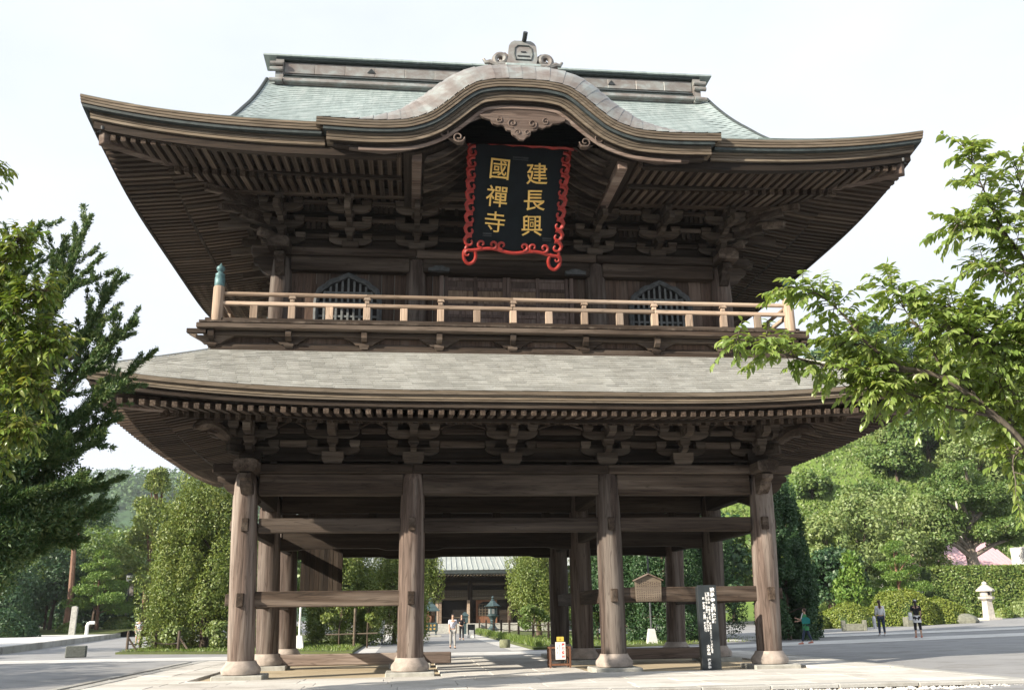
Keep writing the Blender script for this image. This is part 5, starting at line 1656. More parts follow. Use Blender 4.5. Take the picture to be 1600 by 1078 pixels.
for x, y, h, R, lb in [(53, 84, 3.6, 3.2, 'low olive shrub tree on the grassy slope'), (61, 92, 4.2, 3.4, 'rounded olive tree right of the pale trunked pine'), (48, 88, 3.4, 2.6, 'small bush on the slope near the last gate column'), (65, 86, 5, 3.6, 'feathery tree below the grass strip')]:
    ball_tree(lb, x, y, h, R, 4500, M['dec'], .15, G4, z=hz(x, y)-.2, low=.02, L=.42, W=.26)
for x, y, h, R, mt, lb in [(70, 92, 8, 4.2, 'dec', 'round tree on the slope left of the pink roofed house'), (76, 96, 9, 4.6, 'decp', 'pale round tree beside the bright grass strip'), (88, 94, 11, 5.2, 'dec', 'broad tree low on the right slope'), (100, 104, 12, 6, 'decp', 'pale tree at the far right of the slope'), (66, 120, 9, 4.5, 'decd', 'dark crown on the skyline above the grass'), (74, 126, 10, 5, 'dec', 'green crown on the skyline right of the dark one'), (90, 118, 12, 6, 'dec', 'green crown below the tallest hill tree'), (84, 90, 9, 4.4, 'decd', 'dark tree just behind the pink roof'), (67, 101, 6, 3.4, 'dec', 'dark bushy tree in the middle of the slope'), (60, 97, 3.0, 2.6, 'decp', 'small rounded bush left of the dark bushy tree'), (54, 101, 3.6, 2.6, 'dec', 'small bush high on the left of the grassy slope'), (72, 108, 4.6, 3.0, 'decp', 'pale bush beside the bright grass near the crest'), (110, 110, 13, 6.5, 'decd', 'dark tree at the right end of the hill')]:
    ball_tree(lb, x, y, h, R, 6000, M[mt], .25, G4, z=hz(x, y)-.3, low=.06, L=.5, W=.32)
G5 = 'pale feathery trees below the hill'
for x, y, h, R, lb in [(35.2, 58, 9.6, 3.6, 'pale feathery tree nearest the spiky junipers'), (40.5, 61, 11.6, 4.2, 'pale feathery tree behind the clipped mounds'), (46, 64, 12.0, 4.4, 'pale feathery tree left of the cloud shaped tree'), (51, 74, 12.5, 4.6, 'pale feathery tree above the pink roof'), (33, 52, 6.0, 2.4, 'low blue green tree behind the small pine')]:
    ball_tree(lb, x, y, h, R, 10500, M['decp' if h > 8 else 'decd'], .22, G5, z=gz(x, 55), low=.08, L=.36, W=.2, nc=46)
z0 = gz(52, 55)+1.2
cc = []
for k, (dx, dz, s) in enumerate([(-4.0, 5.4, 1.3), (-2.6, 6.8, 1.5), (-3.6, 8.2, 1.3), (-1.2, 8.0, 1.6), (.6, 6.4, 1.5), (2.2, 7.2, 1.7), (4.2, 6.2, 1.5), (5.2, 8.0, 1.4), (3.4, 9.2, 1.6), (1.2, 9.8, 1.7), (-1.4, 10.6, 1.6), (-2.8, 10.0, 1.2), (1.6, 11.9, 1.5), (3.0, 11.0, 1.3), (-.2, 12.7, 1.2), (4.8, 10.2, 1.1), (-4.6, 7.0, .9)]):
    for q in range(3): cc.append((52.4+dx+RNG.normal(0, .5), 62+RNG.uniform(-2.5, 2.5), z0+dz+RNG.normal(0, .2), s*.95, s*.95, s*.55))
tree('cloud_tree', 'large tree with tiered cloud shaped crown and thick trunk behind the hedge', 'tree', (52.6, 62, z0-1), (52.8, 62, z0+10), cc, 24000, .32, .16, M['dec'], M['barkg'], .85, None, 16, shell=.45, up=.6)
conifer('small bright pine standing behind the clipped mounds', 32.8, 48, 5.4, 1.6, 7000, M['pine'], name='small_pine')
pad_tree('pruned pine with broad layered pads beside the hedge', 37.0, 48.5, 6.4, 2.6, 11, 14000)
# clipped shapes
def clipped(name, label, cat, c, R, n, mat, group=None, L=.12, W=.08, power=2.0):
    root = thing(name, label, cat, c, 0, group)
    u = sph(n); u[:, 2] = np.abs(u[:, 2])
    P = u*np.array(R)*(1+.05*np.sin(u[:, :1]*7+c[0])+.04*np.sin(u[:, 1:2]*9))*RNG.uniform(.93, 1.0, (n, 1))
    nr = unit(u/np.array(R)+RNG.normal(0, .35, (n, 3)))
    d = np.cross(nr, sph(n))
    Vs = quads(P, d, nr, L*RNG.uniform(.7, 1.3, n), W*RNG.uniform(.7, 1.3, n), .2)
    qmesh('foliage', Vs, mat, root)
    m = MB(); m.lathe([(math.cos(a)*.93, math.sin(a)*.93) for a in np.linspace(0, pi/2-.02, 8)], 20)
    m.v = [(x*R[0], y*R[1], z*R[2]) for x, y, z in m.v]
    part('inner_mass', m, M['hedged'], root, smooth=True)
    return root
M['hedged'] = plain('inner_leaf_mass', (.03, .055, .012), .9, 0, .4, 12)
G6 = 'clipped azalea mounds'
zz = gz(30, 36)
clipped('azalea_mound', 'tallest clipped mound, behind the two women', 'shrub', (30.6, 36.6, zz-.1), (2.5, 1.8, 2.45), 14000, M['azal'], G6)
clipped('azalea_mound', 'rounded clipped mound at the right end of the row', 'shrub', (33.6, 37.2, zz), (1.9, 1.5, 1.75), 9000, M['azal'], G6)
clipped('azalea_mound', 'long low clipped mound at the left end of the row', 'shrub', (26.9, 36.8, gz(27, 36)), (2.3, 1.4, 1.55), 9000, M['azal'], G6)
clipped('azalea_mound', 'flat clipped mound beside the spiky junipers', 'shrub', (23.6, 36.4, gz(23, 36)), (1.5, 1.2, 1.3), 6000, M['azal'], G6)
def hedge(name, label, x0, x1, y, z0, h, t, n, mat, rot=0.0):
    root = thing(name, label, 'hedge', (x0, y, z0), rot)
    L = x1-x0
    k = RNG.random(n)
    P = np.empty((n, 3)); P[:, 0] = RNG.random(n)*L
    face = k < .68
    P[:, 1] = np.where(face, RNG.normal(0, .08, n), RNG.random(n)*t)
    P[:, 2] = np.where(face, RNG.random(n)*h, h+RNG.normal(0, .06, n))
    P[:, 1] += .10*np.sin(P[:, 0]*2.1)+.07*np.sin(P[:, 2]*4+P[:, 0]*3)
    nr = np.where(face[:, None], np.array((0, -1, .25)), np.array((0, -.2, 1.0)))+RNG.normal(0, .45, (n, 3))
    d = np.cross(nr, sph(n))
    qmesh('foliage', quads(P, d, nr, .22*RNG.uniform(.6, 1.3, n), .13*RNG.uniform(.6, 1.3, n), .2), mat, root)
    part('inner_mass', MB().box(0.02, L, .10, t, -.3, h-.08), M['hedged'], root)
    return root
hedge('hedge', 'tall clipped hedge behind the stone lantern', 39.9, 58, 48.5, gz(44, 48), 4.0, 2.2, 26000, M['hedge'], -.12)
for x, y, s, lb, mt in [(46.2, 46.5, 1.3, 'loose shrub at the right edge in front of the hedge', 'decp'), (43.6, 45.5, .8, 'small shrub between the lantern and the hedge', 'hedge'), (41.0, 46.2, .9, 'dark shrub at the left foot of the hedge', 'hedge')]:
    clipped('shrub', lb, 'shrub', (x, y, gz(x, y)-.1), (s, s, s*1.1), 3500, M[mt], 'shrubs at the foot of the hedge', .2, .12)
# ---- lawn grass, low plants and shrubs
def grass(name, n, fn, L=(.06, .16)):
    P = np.array([fn() for _ in range(n)]); N = len(P)
    d = np.column_stack([RNG.normal(0, .35, N), RNG.normal(0, .35, N), np.ones(N)])
    o = qmesh(name, quads(P, d, sph(N), RNG.uniform(*L, N), .02+.03*RNG.random(N), .1), M['grassb']); o['kind'] = 'stuff'; return o
def lawn_l():
    y = random.uniform(18.6, 36); x = random.uniform(-16.7, -5.3)
    while y < 23.6-(x+16.8)*.43: y = random.uniform(18.6, 36)
    return (x, y, -.10)
def lawn_r():
    x = random.uniform(3.1, 20); y = random.uniform(19.1+max(0, x-3)*.14+max(0, x-14)*.9, 44)
    return (x, y, -.10)
grass('grass', 12000, lawn_l); grass('grass', 12000, lawn_r)
grass('border_plants', 5000, lambda: (2.95+random.gauss(0, .1)+.35, random.uniform(19.5, 60), -.1), (.2, .5))
for x, y, s, lb in [(-12.2, 24.4, .8, 'leafy low plant at the foot of the large juniper'), (-14.4, 25.2, .7, 'leafy low plant beside the fence posts'), (-10.6, 25.0, .8, 'leafy low plant nearest the left gate column'), (-8.9, 25.2, .7, 'low plant seen between the left gate columns')]:
    z = -.1
    root = thing('garden_plant', lb, 'plant', (x, y, z), 0, 'low plants under the junipers')
    cl = ell_clumps((0, 0, s*.8), (s, s*.8, s*.8), 9, (.25, .4))
    mb = MB()
    for q in range(6): mb.tube([(RNG.normal(0, .1), RNG.normal(0, .1), -.1), (RNG.normal(0, .3), RNG.normal(0, .3), s*.9)], [.02, .008], 4)
    part('stem', mb, M['bark'], root); qmesh('foliage', cloud(cl, 1600, .16, .09, shell=.2), M['decp'], root)
G7 = 'small saplings behind the gate'
for x, y, h, lb in [(-4.9, 26, 2.6, 'young juniper sapling tied to a stake'), (-6.4, 26.5, 2.4, 'young sapling left of the staked one'), (4.6, 31, 2.2, 'young shrub right of the path fence'), (6.2, 29, 2.4, 'bushy young tree right of the stone block'), (7.8, 28, 2.6, 'young tree behind the paper sign')]:
    ball_tree(lb, x, y, h, .75, 1700, M['jun' if x < 0 else 'dec'], .05, G7, name='sapling', L=.16, W=.08, nc=12, low=.3)
G8 = 'round shrubs on the raised pavement'
for x, y, s, lb in [(-36.9, 60, 2.2, 'dark round shrub at the left edge of the pavement'), (-40.0, 71, 1.5, 'round shrub left of the stone post'), (-32.5, 78, 1.2, 'low clipped shrub by the street lamp'), (-29.8, 83, 1.6, 'rounded shrub behind the walking man'), (-35.8, 73.6, .9, 'small shrub under the pruned pine')]:
    clipped('shrub', lb, 'shrub', (x, y, lz(x, y)-.05), (s*1.3, s, s), 3500, M['decd' if s > 1.4 else 'hedge'], G8, .26, .15)
# ---- far wooded hill at the left
def hl(x, y):
    r = math.hypot((x+205)/300, (y-725)/220)
    return -2+112*math.exp(-r*r*2.2)*(1+.16*mnoise.noise((x*.015, y*.015, 3)))+3*mnoise.noise((x*.05, y*.05, 1))
fh = part('far_hill', MB().grid([[(x, y, hl(x, y)) for x in np.linspace(-840, 320, 60)] for y in np.linspace(400, 950, 40)]), plain('far_wood_floor', (.035, .075, .03), .9, 0, .3, .05), smooth=True); fh['kind'] = 'structure'
cl = []
for k in range(1500):
    x = RNG.uniform(-470, 20); y = RNG.uniform(470, 780); s = RNG.uniform(5.0, 9.0); cl.append((x, y, hl(x, y)+s*.4, s, s, s*.8))
fw = qmesh('far_wood', cloud(cl, 75000, 2.6, 1.8, shell=.75), M['far']); fw['kind'] = 'stuff'

# ---- unseen foliage added behind and beside the viewer to cut low sky light
cl = []
for k in range(150):
    a = math.radians(RNG.uniform(118, 318)); r_ = RNG.uniform(46, 62)
    x, y = -2.7+r_*math.sin(a)*1.0, -18+r_*math.cos(a)
    s_ = RNG.uniform(2.5, 4.5)
    cl.append((x, y, RNG.uniform(.5, 10.5), s_, s_, s_*.85))
wd = qmesh('added_foliage_screen', cloud(cl, 26000, 1.1, .8, shell=.6), M['decd']); wd['kind'] = 'stuff'
# ================================================================== FURNITURE, HALL, PEOPLE
GR = -.2
def tpart(name, mb, mat, root, smooth=False, ang=40, **k): return part(name, mb, mat, root, smooth, ang, **k)
# ---- notice board on the front low beam
nb_ = thing('notice_board', 'small gabled wooden notice board hung on the right front beam', 'notice board', (3.65, -.16, 1.66))
o = tpart('board', MB().prism([(-.345, 0), (.345, 0), (.365, .55), (0, .70), (-.365, .55)], 'y', -.045, -.005), M['tipw'], nb_)
for s in (-1, 1):
    tpart('roof_board', MB().beam((s*.405, -.05, .535), (0, -.05, .712), .16, .028, .004), M['carv'], nb_)
gm_ = MB()
for k in range(11):
    x = -.30+k*.06
    z = .02
    while z < .50:
        h = random.uniform(.025, .05); gm_.box(x-.016, x+.016, -.0475, -.0455, z, z+h); z += h+random.uniform(.012, .03)
tpart('faded_writing', gm_, M['carv'], nb_, kind='stuff')
# ---- black upright sign
bs = thing('upright_sign', 'tall black upright sign with white vertical writing before the right columns', 'sign', (5.0, -1.0, -.06))
bs.rotation_euler = (0, 0, -.10)
M['signblk'] = plain('sign_black_paint', (.020, .026, .030), .5, 0, .2, 4)
tpart('board', MB().box(-.245, .245, -.03, .03, .03, 2.10, .006), M['signblk'], bs)
tpart('side_panel', MB().box(-.245, -.215, .031, .24, .02, 2.06, .004), M['signblk'], bs)
tpart('foot', MB().box(-.25, .25, -.05, .28, 0, .029, .004), M['signblk'], bs)
def vtext(s, x, ztop, size, mat, root, y=-.0325, step=None, off=.0):
    step = step or size*1.02
    for k, ch in enumerate(s):
        if ch == ' ': continue
        me = text_mesh(ch, size, .001, off, mat, 'letter')
        o = link('letter', me, root, (x, y, ztop-step*(k+.5)), (pi/2, 0, 0))
        co_ = np.empty(len(me.vertices)*3, np.float32); me.vertices.foreach_get('co', co_); co_ = co_.reshape(-1, 3)
        if len(co_): c_ = (co_.max(0)+co_.min(0))/2; o.location.x -= c_[0]; o.location.z -= c_[1]
def vline(s, x, ztop, size, mat, root, y=-.0325, step=None, off=.0):
    """a column of small writing as one mesh"""
    step = step or size*1.0
    Vs = []; Fs = []; n = 0
    for k, ch in enumerate(s):
        if ch == ' ': continue
        me = text_mesh(ch, size, 0.0, off, mat, 'letters')
        if len(me.vertices):
            c_ = np.empty(len(me.vertices)*3, np.float32); me.vertices.foreach_get('co', c_); c_ = c_.reshape(-1, 3)
            c0 = (c_.max(0)+c_.min(0))/2
            V = np.column_stack([c_[:, 0]-c0[0]+x, np.full(len(c_), y), c_[:, 1]-c0[1]+ztop-step*(k+.5)])
            Vs += [tuple(v) for v in V]; Fs += [tuple(i+n for i in p.vertices) for p in me.polygons]; n += len(V)
        bpy.data.meshes.remove(me)
    mb = MB(); mb.v = Vs; mb.f = Fs
    o = part('writing', mb, mat, root); o['kind'] = 'stuff'
vtext('建長寺土曜法話', .135, 2.04, .115, M['white'], bs, step=.128, off=.006)
vline('毎週土曜日 午前十時より 建長寺におきまして法話会を', .03, 1.92, .058, M['white'], bs, off=.002)
vline('どなたでも御自由に 御参加頂けます', -.035, 1.92, .058, M['white'], bs, off=.002)
vline('於 建長寺 應真閣 聴講無料', -.105, 1.80, .062, M['white'], bs, off=.002)
vline('大本山 建長寺', -.06, .62, .085, M['white'], bs, off=.004)
# ---- paper sign on a wooden stand
st = thing('paper_sign_stand', 'white paper sign with red writing on a low wooden stand in the passage', 'sign stand', (1.46, 1.6, -.1))
st.rotation_euler = (0, 0, .05)
M['redwood'] = wood('stand_wood', (.10, .045, .025), (.20, .095, .055), (.22, .15, .11), 'z', .3)
for x in (-.28, .28):
    for y in (-.16, .16):
        tpart('leg', MB().box(x-.022, x+.022, y-.022, y+.022, 0, .60, .003), M['redwood'], st)
for z in (.12, .57):
    for y in (-.16, .16): tpart('rail', MB().box(-.258, .258, y-.015, y+.015, z-.02, z+.02), M['redwood'], st)
    for x in (-.28, .28): tpart('rail', MB().box(x-.015, x+.015, -.138, .138, z-.02, z+.02), M['redwood'], st)
M['redink'] = plain('red_ink', (.55, .02, .02), .7, 0, .05); M['yelp'] = plain('yellow_paper', (.60, .46, .08), .6, 0, .05); M['inkb'] = plain('black_ink', (.02, .02, .02), .7, 0, .05)
pp = tpart('paper', MB().box(-.14, .14, -.215, -.20, .26, .72), M['white'], st, label='white paper with red writing')
tpart('label', MB().box(-.10, .10, -.212, -.20, .735, .86), M['yelp'], st, label='yellow label above the paper')
vtext('拝観受付', .075, .70, .085, M['redink'], st, y=-.2165, step=.105, off=.003)
vline('参拝の方はこちらへ', -.03, .66, .035, M['inkb'], st, y=-.2165)
vline('お願いします', -.085, .60, .035, M['inkb'], st, y=-.2165)
vline('三門', .0, .85, .05, M['inkb'], st, y=-.2135)
# ---- poles with concrete feet
for x, y, lb, mt in ((-8.0, 22.4, 'white pole on a white concrete foot behind the left columns', 'white'), (9.4, 22.2, 'grey pole on a pale concrete foot behind the notice board', 'conc')):
    pr = thing('pole', lb, 'pole', (x, y, gz(x, y)), 0, 'poles with concrete feet')
    tpart('foot', MB().lathe([(.40, -.1), (.36, .0), (.20, .72), (.19, .74)], 4, phase=pi/4), M[mt] if mt == 'white' else M['conc'], pr)
    tpart('shaft', MB().lathe([(.05, .74), (.045, 5.6)], 8), M['white'] if mt == 'white' else M['bluegrey'], pr, True)
# ---- tree stakes and arrow boards on the left lawn
sk = thing('tree_stake', 'orange brown wooden stake beside a sapling', 'stake', (-5.5, 24.6, -.1))
tpart('shaft', MB().tube([(0, 0, -.2), (.02, 0, 1.9)], .06, 8), M['tipw'], sk, True)
tpart('cross_rail', MB().tube([(-1.4, .05, .62), (1.2, .05, .66)], .04, 6), M['tipw'], sk, True)
ar = thing('sign_post', 'white stack of arrow boards on two posts behind the second column', 'sign', (-4.5, 31.0, -.2), .1)
for x in (-.25, .25): tpart('post', MB().box(x-.05, x+.05, -.05, .05, 0, 1.25, .005), M['bar'], ar)
for k in range(5):
    z = .62+k*.15; tpart('arrow_board', MB().prism([(-.46, z+.065), (-.36, z), (.38, z), (.38, z+.13), (-.36, z+.13)], 'y', -.08, -.055), M['white'], ar)
# ---- mossy stone block and fences by the hall path
sb = thing('stone_drum', 'short mossy stone drum at the corner of the right lawn', 'stone', (2.0, 22.3, -.2))
tpart('drum', MB().lathe([(.24, 0), (.27, .08), (.27, .34), (.23, .40), (.02, .41)], 16), plain('mossy_stone', (.14, .15, .09), .9, 0, .5, 7, .4), sb, True)
blk = thing('granite_block', 'small dark granite block on the road at the left', 'stone', (-17.6, 20.3, -.2), .2)
tpart('block', MB().box(-.42, .42, -.28, .28, 0, .50, .035), plain('dark_granite', (.10, .11, .10), .85, 0, .5, 25, .3), blk)
def post_fence(name, label, P, h, r, rails, mat):
    root = thing(name, label, 'fence', (P[0][0], P[0][1], gz(*P[0])))
    pts = [Vector((x-P[0][0], y-P[0][1], 0)) for x, y in P]
    for p in pts: tpart('post', MB().lathe([(r, -.2), (r*.95, h*random.uniform(.92, 1.05)), (r*.5, h*1.06)], 8, tuple(p)), mat, root, True)
    for z in rails:
        for a, b in zip(pts[:-1], pts[1:]):
            tpart('rail', MB().tube([a+Vector((0, 0, z)), (a+b)/2+Vector((0, 0, z-.05)), b+Vector((0, 0, z))], r*.35, 5), mat, root, True)
    return root
post_fence('path_fence', 'dark wooden post fence along the right side of the hall path', [(3.5, 60), (3.7, 55), (3.9, 50), (4.1, 46), (4.3, 42), (4.6, 39), (5.2, 36), (5.9, 34), (6.7, 32.5), (7.6, 31.5)], 1.15, .075, (.55, .95), M['dz'])
pf2 = post_fence('corner_fence', 'low fence of weathered wooden posts on the left lawn corner', [(-16.5, 24.2), (-16.4, 26.2), (-16.4, 28.4), (-15.6, 26.0), (-13.9, 23.5)], 1.0, .07, (.45,), M['wz'])
for x, y in ((.0, 0), (2.6, -.7)):
    tpart('brace', MB().tube([(x+.05, y, .7), (x+.65, y-.15, -.05)], .045, 6), M['wz'], pf2, True)
# ---- bronze lantern, incense burner and small lantern by the hall path
def roof4(mb, z0, R, h, flare=.12):
    prof = [(R*1.0, z0+flare), (R*.97, z0+flare-.05), (R*.72, z0+h*.30), (R*.45, z0+h*.62), (R*.20, z0+h)]
    return mb.lathe(prof, 6, phase=pi/6)
bl = thing('bronze_lantern', 'large green bronze lantern on a stone base right of the hall path', 'lantern', (4.0, 52, -.2))
tpart('stone_base', MB().box(-.8, .8, -.8, .8, 0, .36, .04), M['slab'], bl)
tpart('shaft', MB().lathe([(.50, .36), (.50, .46), (.34, .58), (.20, .75), (.19, 1.05), (.24, 1.12), (.20, 1.2), (.34, 1.42), (.50, 1.50), (.50, 1.56)], 12), M['dbronze'], bl, True)
fb = tpart('fire_box', MB().lathe([(.36, 1.56), (.37, 1.6), (.37, 2.12), (.36, 2.16)], 6), M['dbronze'], bl)
for k in range(6):
    a = k*pi/3+pi/6
    tpart('pane', MB().box(-.11, .11, -.008, .008, 1.66, 2.04), M['bar'], fb, loc=(.335*math.cos(a), .335*math.sin(a), 0), rot=(0, 0, a+pi/2))
tpart('roof', roof4(MB(), 2.16, .78, .55), M['dbronze'], bl)
tpart('finial', MB().lathe([(.10, 2.70), (.13, 2.78), (.06, 2.84), (.11, 2.92), (.07, 3.02), (.0, 3.08)], 10), M['dbronze'], bl, True)
ib = thing('incense_burner', 'bronze incense burner under a little tiled roof left of the hall path', 'incense burner', (-1.05, 50, -.2))
tpart('plinth', MB().box(-.85, .85, -.7, .7, 0, .14, .02), M['slab'], ib)
for x in (-.42, .42): tpart('leg', MB().lathe([(.07, .14), (.05, .3), (.09, .42)], 8, (x, -.25, 0)), M['dbronze'], ib, True)
pn = tpart('basin', MB().box(-.56, .56, -.42, .42, .40, 1.06, .05), M['dbronze'], ib)
for k, ch in enumerate('建長寺建長寺'):
    me = text_mesh(ch, .19, .004, .003, M['gold'], 'letter'); link('letter', me, pn, (-.30+.30*(k % 3), -.424, .84-.26*(k//3)), (pi/2, 0, 0))
for x in (-.42, .42):
    for y in (-.3, .3): tpart('post', MB().box(x-.035, x+.035, y-.035, y+.035, 1.06, 1.92), M['dbronze'], ib)
tpart('inner_pot', MB().lathe([(.16, 1.06), (.24, 1.2), (.24, 1.45), (.18, 1.6)], 10), M['redwood'], ib, True)
tpart('roof', MB().lathe([(.98, 1.92), (.96, 1.98), (.70, 2.20), (.42, 2.42), (.20, 2.52)], 4, phase=pi/4), M['dbronze'], ib)
tpart('finial', MB().lathe([(.16, 2.50), (.20, 2.58), (.10, 2.66), (.15, 2.78), (.06, 2.92), (0, 2.96)], 8), M['dbronze'], ib, True)
sl_ = thing('standing_lantern', 'small bronze lantern box on a post in front of the hall steps', 'lantern', (2.1, 58, -.2))
tpart('post', MB().box(-.12, .12, -.12, .12, 0, .95), M['dbronze'], sl_); tpart('fire_box', MB().box(-.26, .26, -.26, .26, .95, 1.5, .02), M['dbronze'], sl_)
tpart('roof', MB().lathe([(.5, 1.5), (.48, 1.55), (.1, 1.85)], 4, phase=pi/4), M['dbronze'], sl_)
ns = thing('notice_stand', 'dark framed stand with a white notice at the end of the path', 'notice', (1.75, 44, -.2))
for x in (-.24, .24): tpart('leg', MB().beam((x, -.1, 0), (x, 0, .95), .05, .05), M['iron'], ns)
tpart('frame', MB().box(-.26, .26, -.02, .02, .25, .95, .01), M['iron'], ns); tpart('notice', MB().box(-.18, .18, -.035, -.022, .0, .55), M['white'], ns)
# ---- the hall behind
hall = thing('main_hall', 'wooden temple hall with a pale ribbed roof seen through the gate', 'hall', (1.5, 64, -.2))
HX0, HX1 = -9.0, 9.0
tpart('podium', MB().box(HX0-1.2, HX1+1.2, -.3, 12, 0, .85, .03), M['slab'], hall)
for k in range(4): tpart('step', MB().box(-2.6, 2.4, -1.5+.3*k, -1.5+.3*k+.31, 0, .2+.2*k, .01), M['slab'], hall)
for x in (-9, -5.4, -1.5, 1.45, 5.2, 9): tpart('column', MB().lathe([(.24, .85), (.24, 5.2)], 12, (x, .4, 0)), M['wz'], hall, True)
tpart('wall', MB().box(-8.8, 8.8, .55, .7, .85, 5.2), M['dx'], hall)
tpart('lintel', MB().box(-8.8, 8.8, .30, .52, 2.95, 3.25, .02), M['tipw'], hall)
tpart('upper_beam', MB().box(-8.8, 8.8, .28, .54, 4.3, 4.6, .02), M['wx'], hall)
tr_ = tpart('transom', MB().box(-8.7, 8.7, .50, .54, 3.26, 3.85), M['tipw'], hall)
lat = MB()
for k in range(110): lat.box(-8.7+k*.158, -8.7+k*.158+.05, .44, .495, 3.26, 3.85)
for z in (3.38, 3.55, 3.72): lat.box(-8.7, 8.7, .455, .49, z-.02, z+.02)
tpart('lattice', lat, M['tipw'], tr_, kind='stuff')
tpart('doorway', MB().box(-1.1, 1.15, .48, .56, .86, 2.94), M['void'], hall)
tpart('door_bar', MB().box(-1.1, 1.15, .42, .47, 1.35, 1.42), M['tipw'], hall)
for x in (-1.65, -1.35, 1.28): tpart('door_leaf', MB().box(x-.13, x+.13, -.1, .40, .86, 2.94, .01), M['rail'], hall)
for s_, x in ((0, 3.0), (0, -3.4)):
    dr = tpart('panel_door', MB().box(x-1.0, x+1.0, .42, .50, .86, 2.94, .01), M['redwood'], hall)
    tpart('arched_window', MB().prism([(x-.8, 1.5), (x+.8, 1.5), (x+.8, 2.3), (x+.65, 2.62), (x+.3, 2.78), (x-.3, 2.78), (x-.65, 2.62), (x-.8, 2.3)], 'y', .39, .415), M['void'], dr)
    lt = MB()
    for k in range(6): lt.box(x-.72+k*.285, x-.72+k*.285+.07, .35, .388, 1.5, 2.6)
    for k in range(5): lt.box(x-.8, x+.8, .36, .385, 1.55+k*.24, 1.55+k*.24+.06)
    tpart('lattice', lt, M['tipw'], dr, kind='stuff')
    for xx in (x-.5, x, x+.5): tpart('door_panel', MB().box(xx-.22, xx+.22, .40, .418, .95, 1.42, .01), M['redwood'], dr)
M['palero'] = copper('pale_metal_roof', (.27, .30, .285), (.34, .37, .35), (.42, .45, .43), rough=.5, isl=.06)
def hroof(f): return (-2.9+8.4*f, 5.55+6.0*(.55*f+.45*f*f))
hr = tpart('roof', MB().grid([[(u*(11.8-2.6*f), hroof(f)[0], hroof(f)[1]+.5*abs(u)**4*(1-f)) for u in np.linspace(-1, 1, 33)] for f in np.linspace(0, 1, 12)]), M['palero'], hall, True)
for k in range(49):
    u = -1+k/24
    pts = [(u*(11.8-2.6*f), hroof(f)[0], hroof(f)[1]+.5*abs(u)**4*(1-f)+.03) for f in np.linspace(0, 1, 9)]
    tpart('rib', MB().tube(pts, .05, 5), M['palero'], hr, True)
tpart('eave_board', MB().box(-11.6, 11.6, -2.85, -2.5, 5.22, 5.5, .02), M['darkcop'], hall)
for k in range(78): tpart('rafter', MB().box(-11.4+k*.295, -11.4+k*.295+.12, -2.7, .3, 5.05, 5.18), M['tipw'], hall) if k % 1 == 0 else None
tpart('bracket_band', MB().box(-9, 9, .0, .5, 4.62, 5.04), M['dx'], hall)
tpart('side_wall', MB().box(-8.9, -8.7, .7, 11, .85, 5.2).box(8.7, 8.9, .7, 11, .85, 5.2), M['dy'], hall, kind='stuff')
tpart('back_slope', MB().grid([[(-9.2, 5.5, 11.5), (9.2, 5.5, 11.5)], [(-11.8, 14, 5.5), (11.8, 14, 5.5)]]), M['palero'], hall)
wb = thing('plastered_building', 'pale plastered building with an arched dark gate right of the hall', 'building', (14.2, 71, -.2))
M['plaster'] = plain('grey_white_plaster', (.50, .50, .48), .9, 0, .15, 3)
tpart('wall', MB().box(-5.0, 3.4, 0, .4, 0, 3.6), M['plaster'], wb)
ga = tpart('arched_gate', MB().prism([(-4.1+0, .3), (-2.7, .3), (-2.7, 2.6), (-3.0, 3.0), (-3.4, 3.1), (-3.8, 3.0), (-4.1, 2.6)], 'y', -.06, -.005), M['bluegrey'], wb)
for k in range(6): tpart('plank', MB().box(-4.06+k*.225, -4.06+k*.225+.215, -.085, -.062, .35, 2.6), M['bluegrey'], ga)
tpart('roof', MB().prism([(-1.0, 3.55), (1.2, 4.6), (3.4, 3.55)], 'x', -5.6, 4.0), M['palero'], wb)
tpart('lower_roof', MB().prism([(-1.4, 2.9), (0, 3.45), (0, 3.3), (-1.4, 2.8)], 'x', -6.6, -5.05), M['palero'], wb)
# ---- left: street lamp, stone post, bollard, fence, small roof
lm = thing('street_lamp', 'slim street lamp with a white lantern head and small banner', 'street lamp', (-32.2, 79, lz(0, 79)))
tpart('pole', MB().lathe([(.09, -.1), (.06, 4.6)], 8), M['iron'], lm, True)
hd = tpart('lamp_head', MB().lathe([(.14, 4.6), (.30, 4.75), (.36, 5.35), (.34, 5.4)], 6), M['white'], lm)
tpart('cap', MB().lathe([(.42, 5.4), (.40, 5.46), (.12, 5.62), (0, 5.66)], 6), M['iron'], hd)
tpart('banner', MB().box(.1, .5, -.02, .02, 3.3, 4.5), M['pink'], lm)
sp = thing('stone_post', 'upright rough stone post beside the left pavement', 'stone post', (-34.2, 69.3, .14))
tpart('slab', MB().prism([(-.27, -.1), (.27, -.1), (.29, 2.5), (.1, 2.62), (-.22, 2.55)], 'y', -.15, .15), M['slab'], sp)
wp = thing('white_pipe', 'white bent ventilation pipe standing on the left pavement', 'pipe', (-32.3, 67.5, .14))
tpart('pipe', MB().tube([(0, 0, -.05), (0, 0, .8), (.06, 0, .98), (.22, 0, 1.06), (.62, 0, 1.06)], .15, 10), M['white'], wp, True)
gf = thing('board_fence', 'low grey board fence at the far left', 'fence', (-46.6, 70.5, .14))
for k in range(22): tpart('board', MB().box(k*.3, k*.3+.285, 0, .04, 0, 1.6+random.uniform(-.03, .03)), M['bar'], gf)
for z in (.4, 1.3): tpart('rail', MB().box(0, 6.6, .045, .09, z, z+.1), M['bar'], gf)
lr_ = thing('small_pavilion', 'little roofed notice shelter half hidden behind the pruned pine', 'shelter', (-40.3, 82, lz(0, 82)))
for x in (-1, 1): tpart('post', MB().box(x-.1, x+.1, -.1, .1, 0, 4.6), M['wz'], lr_)
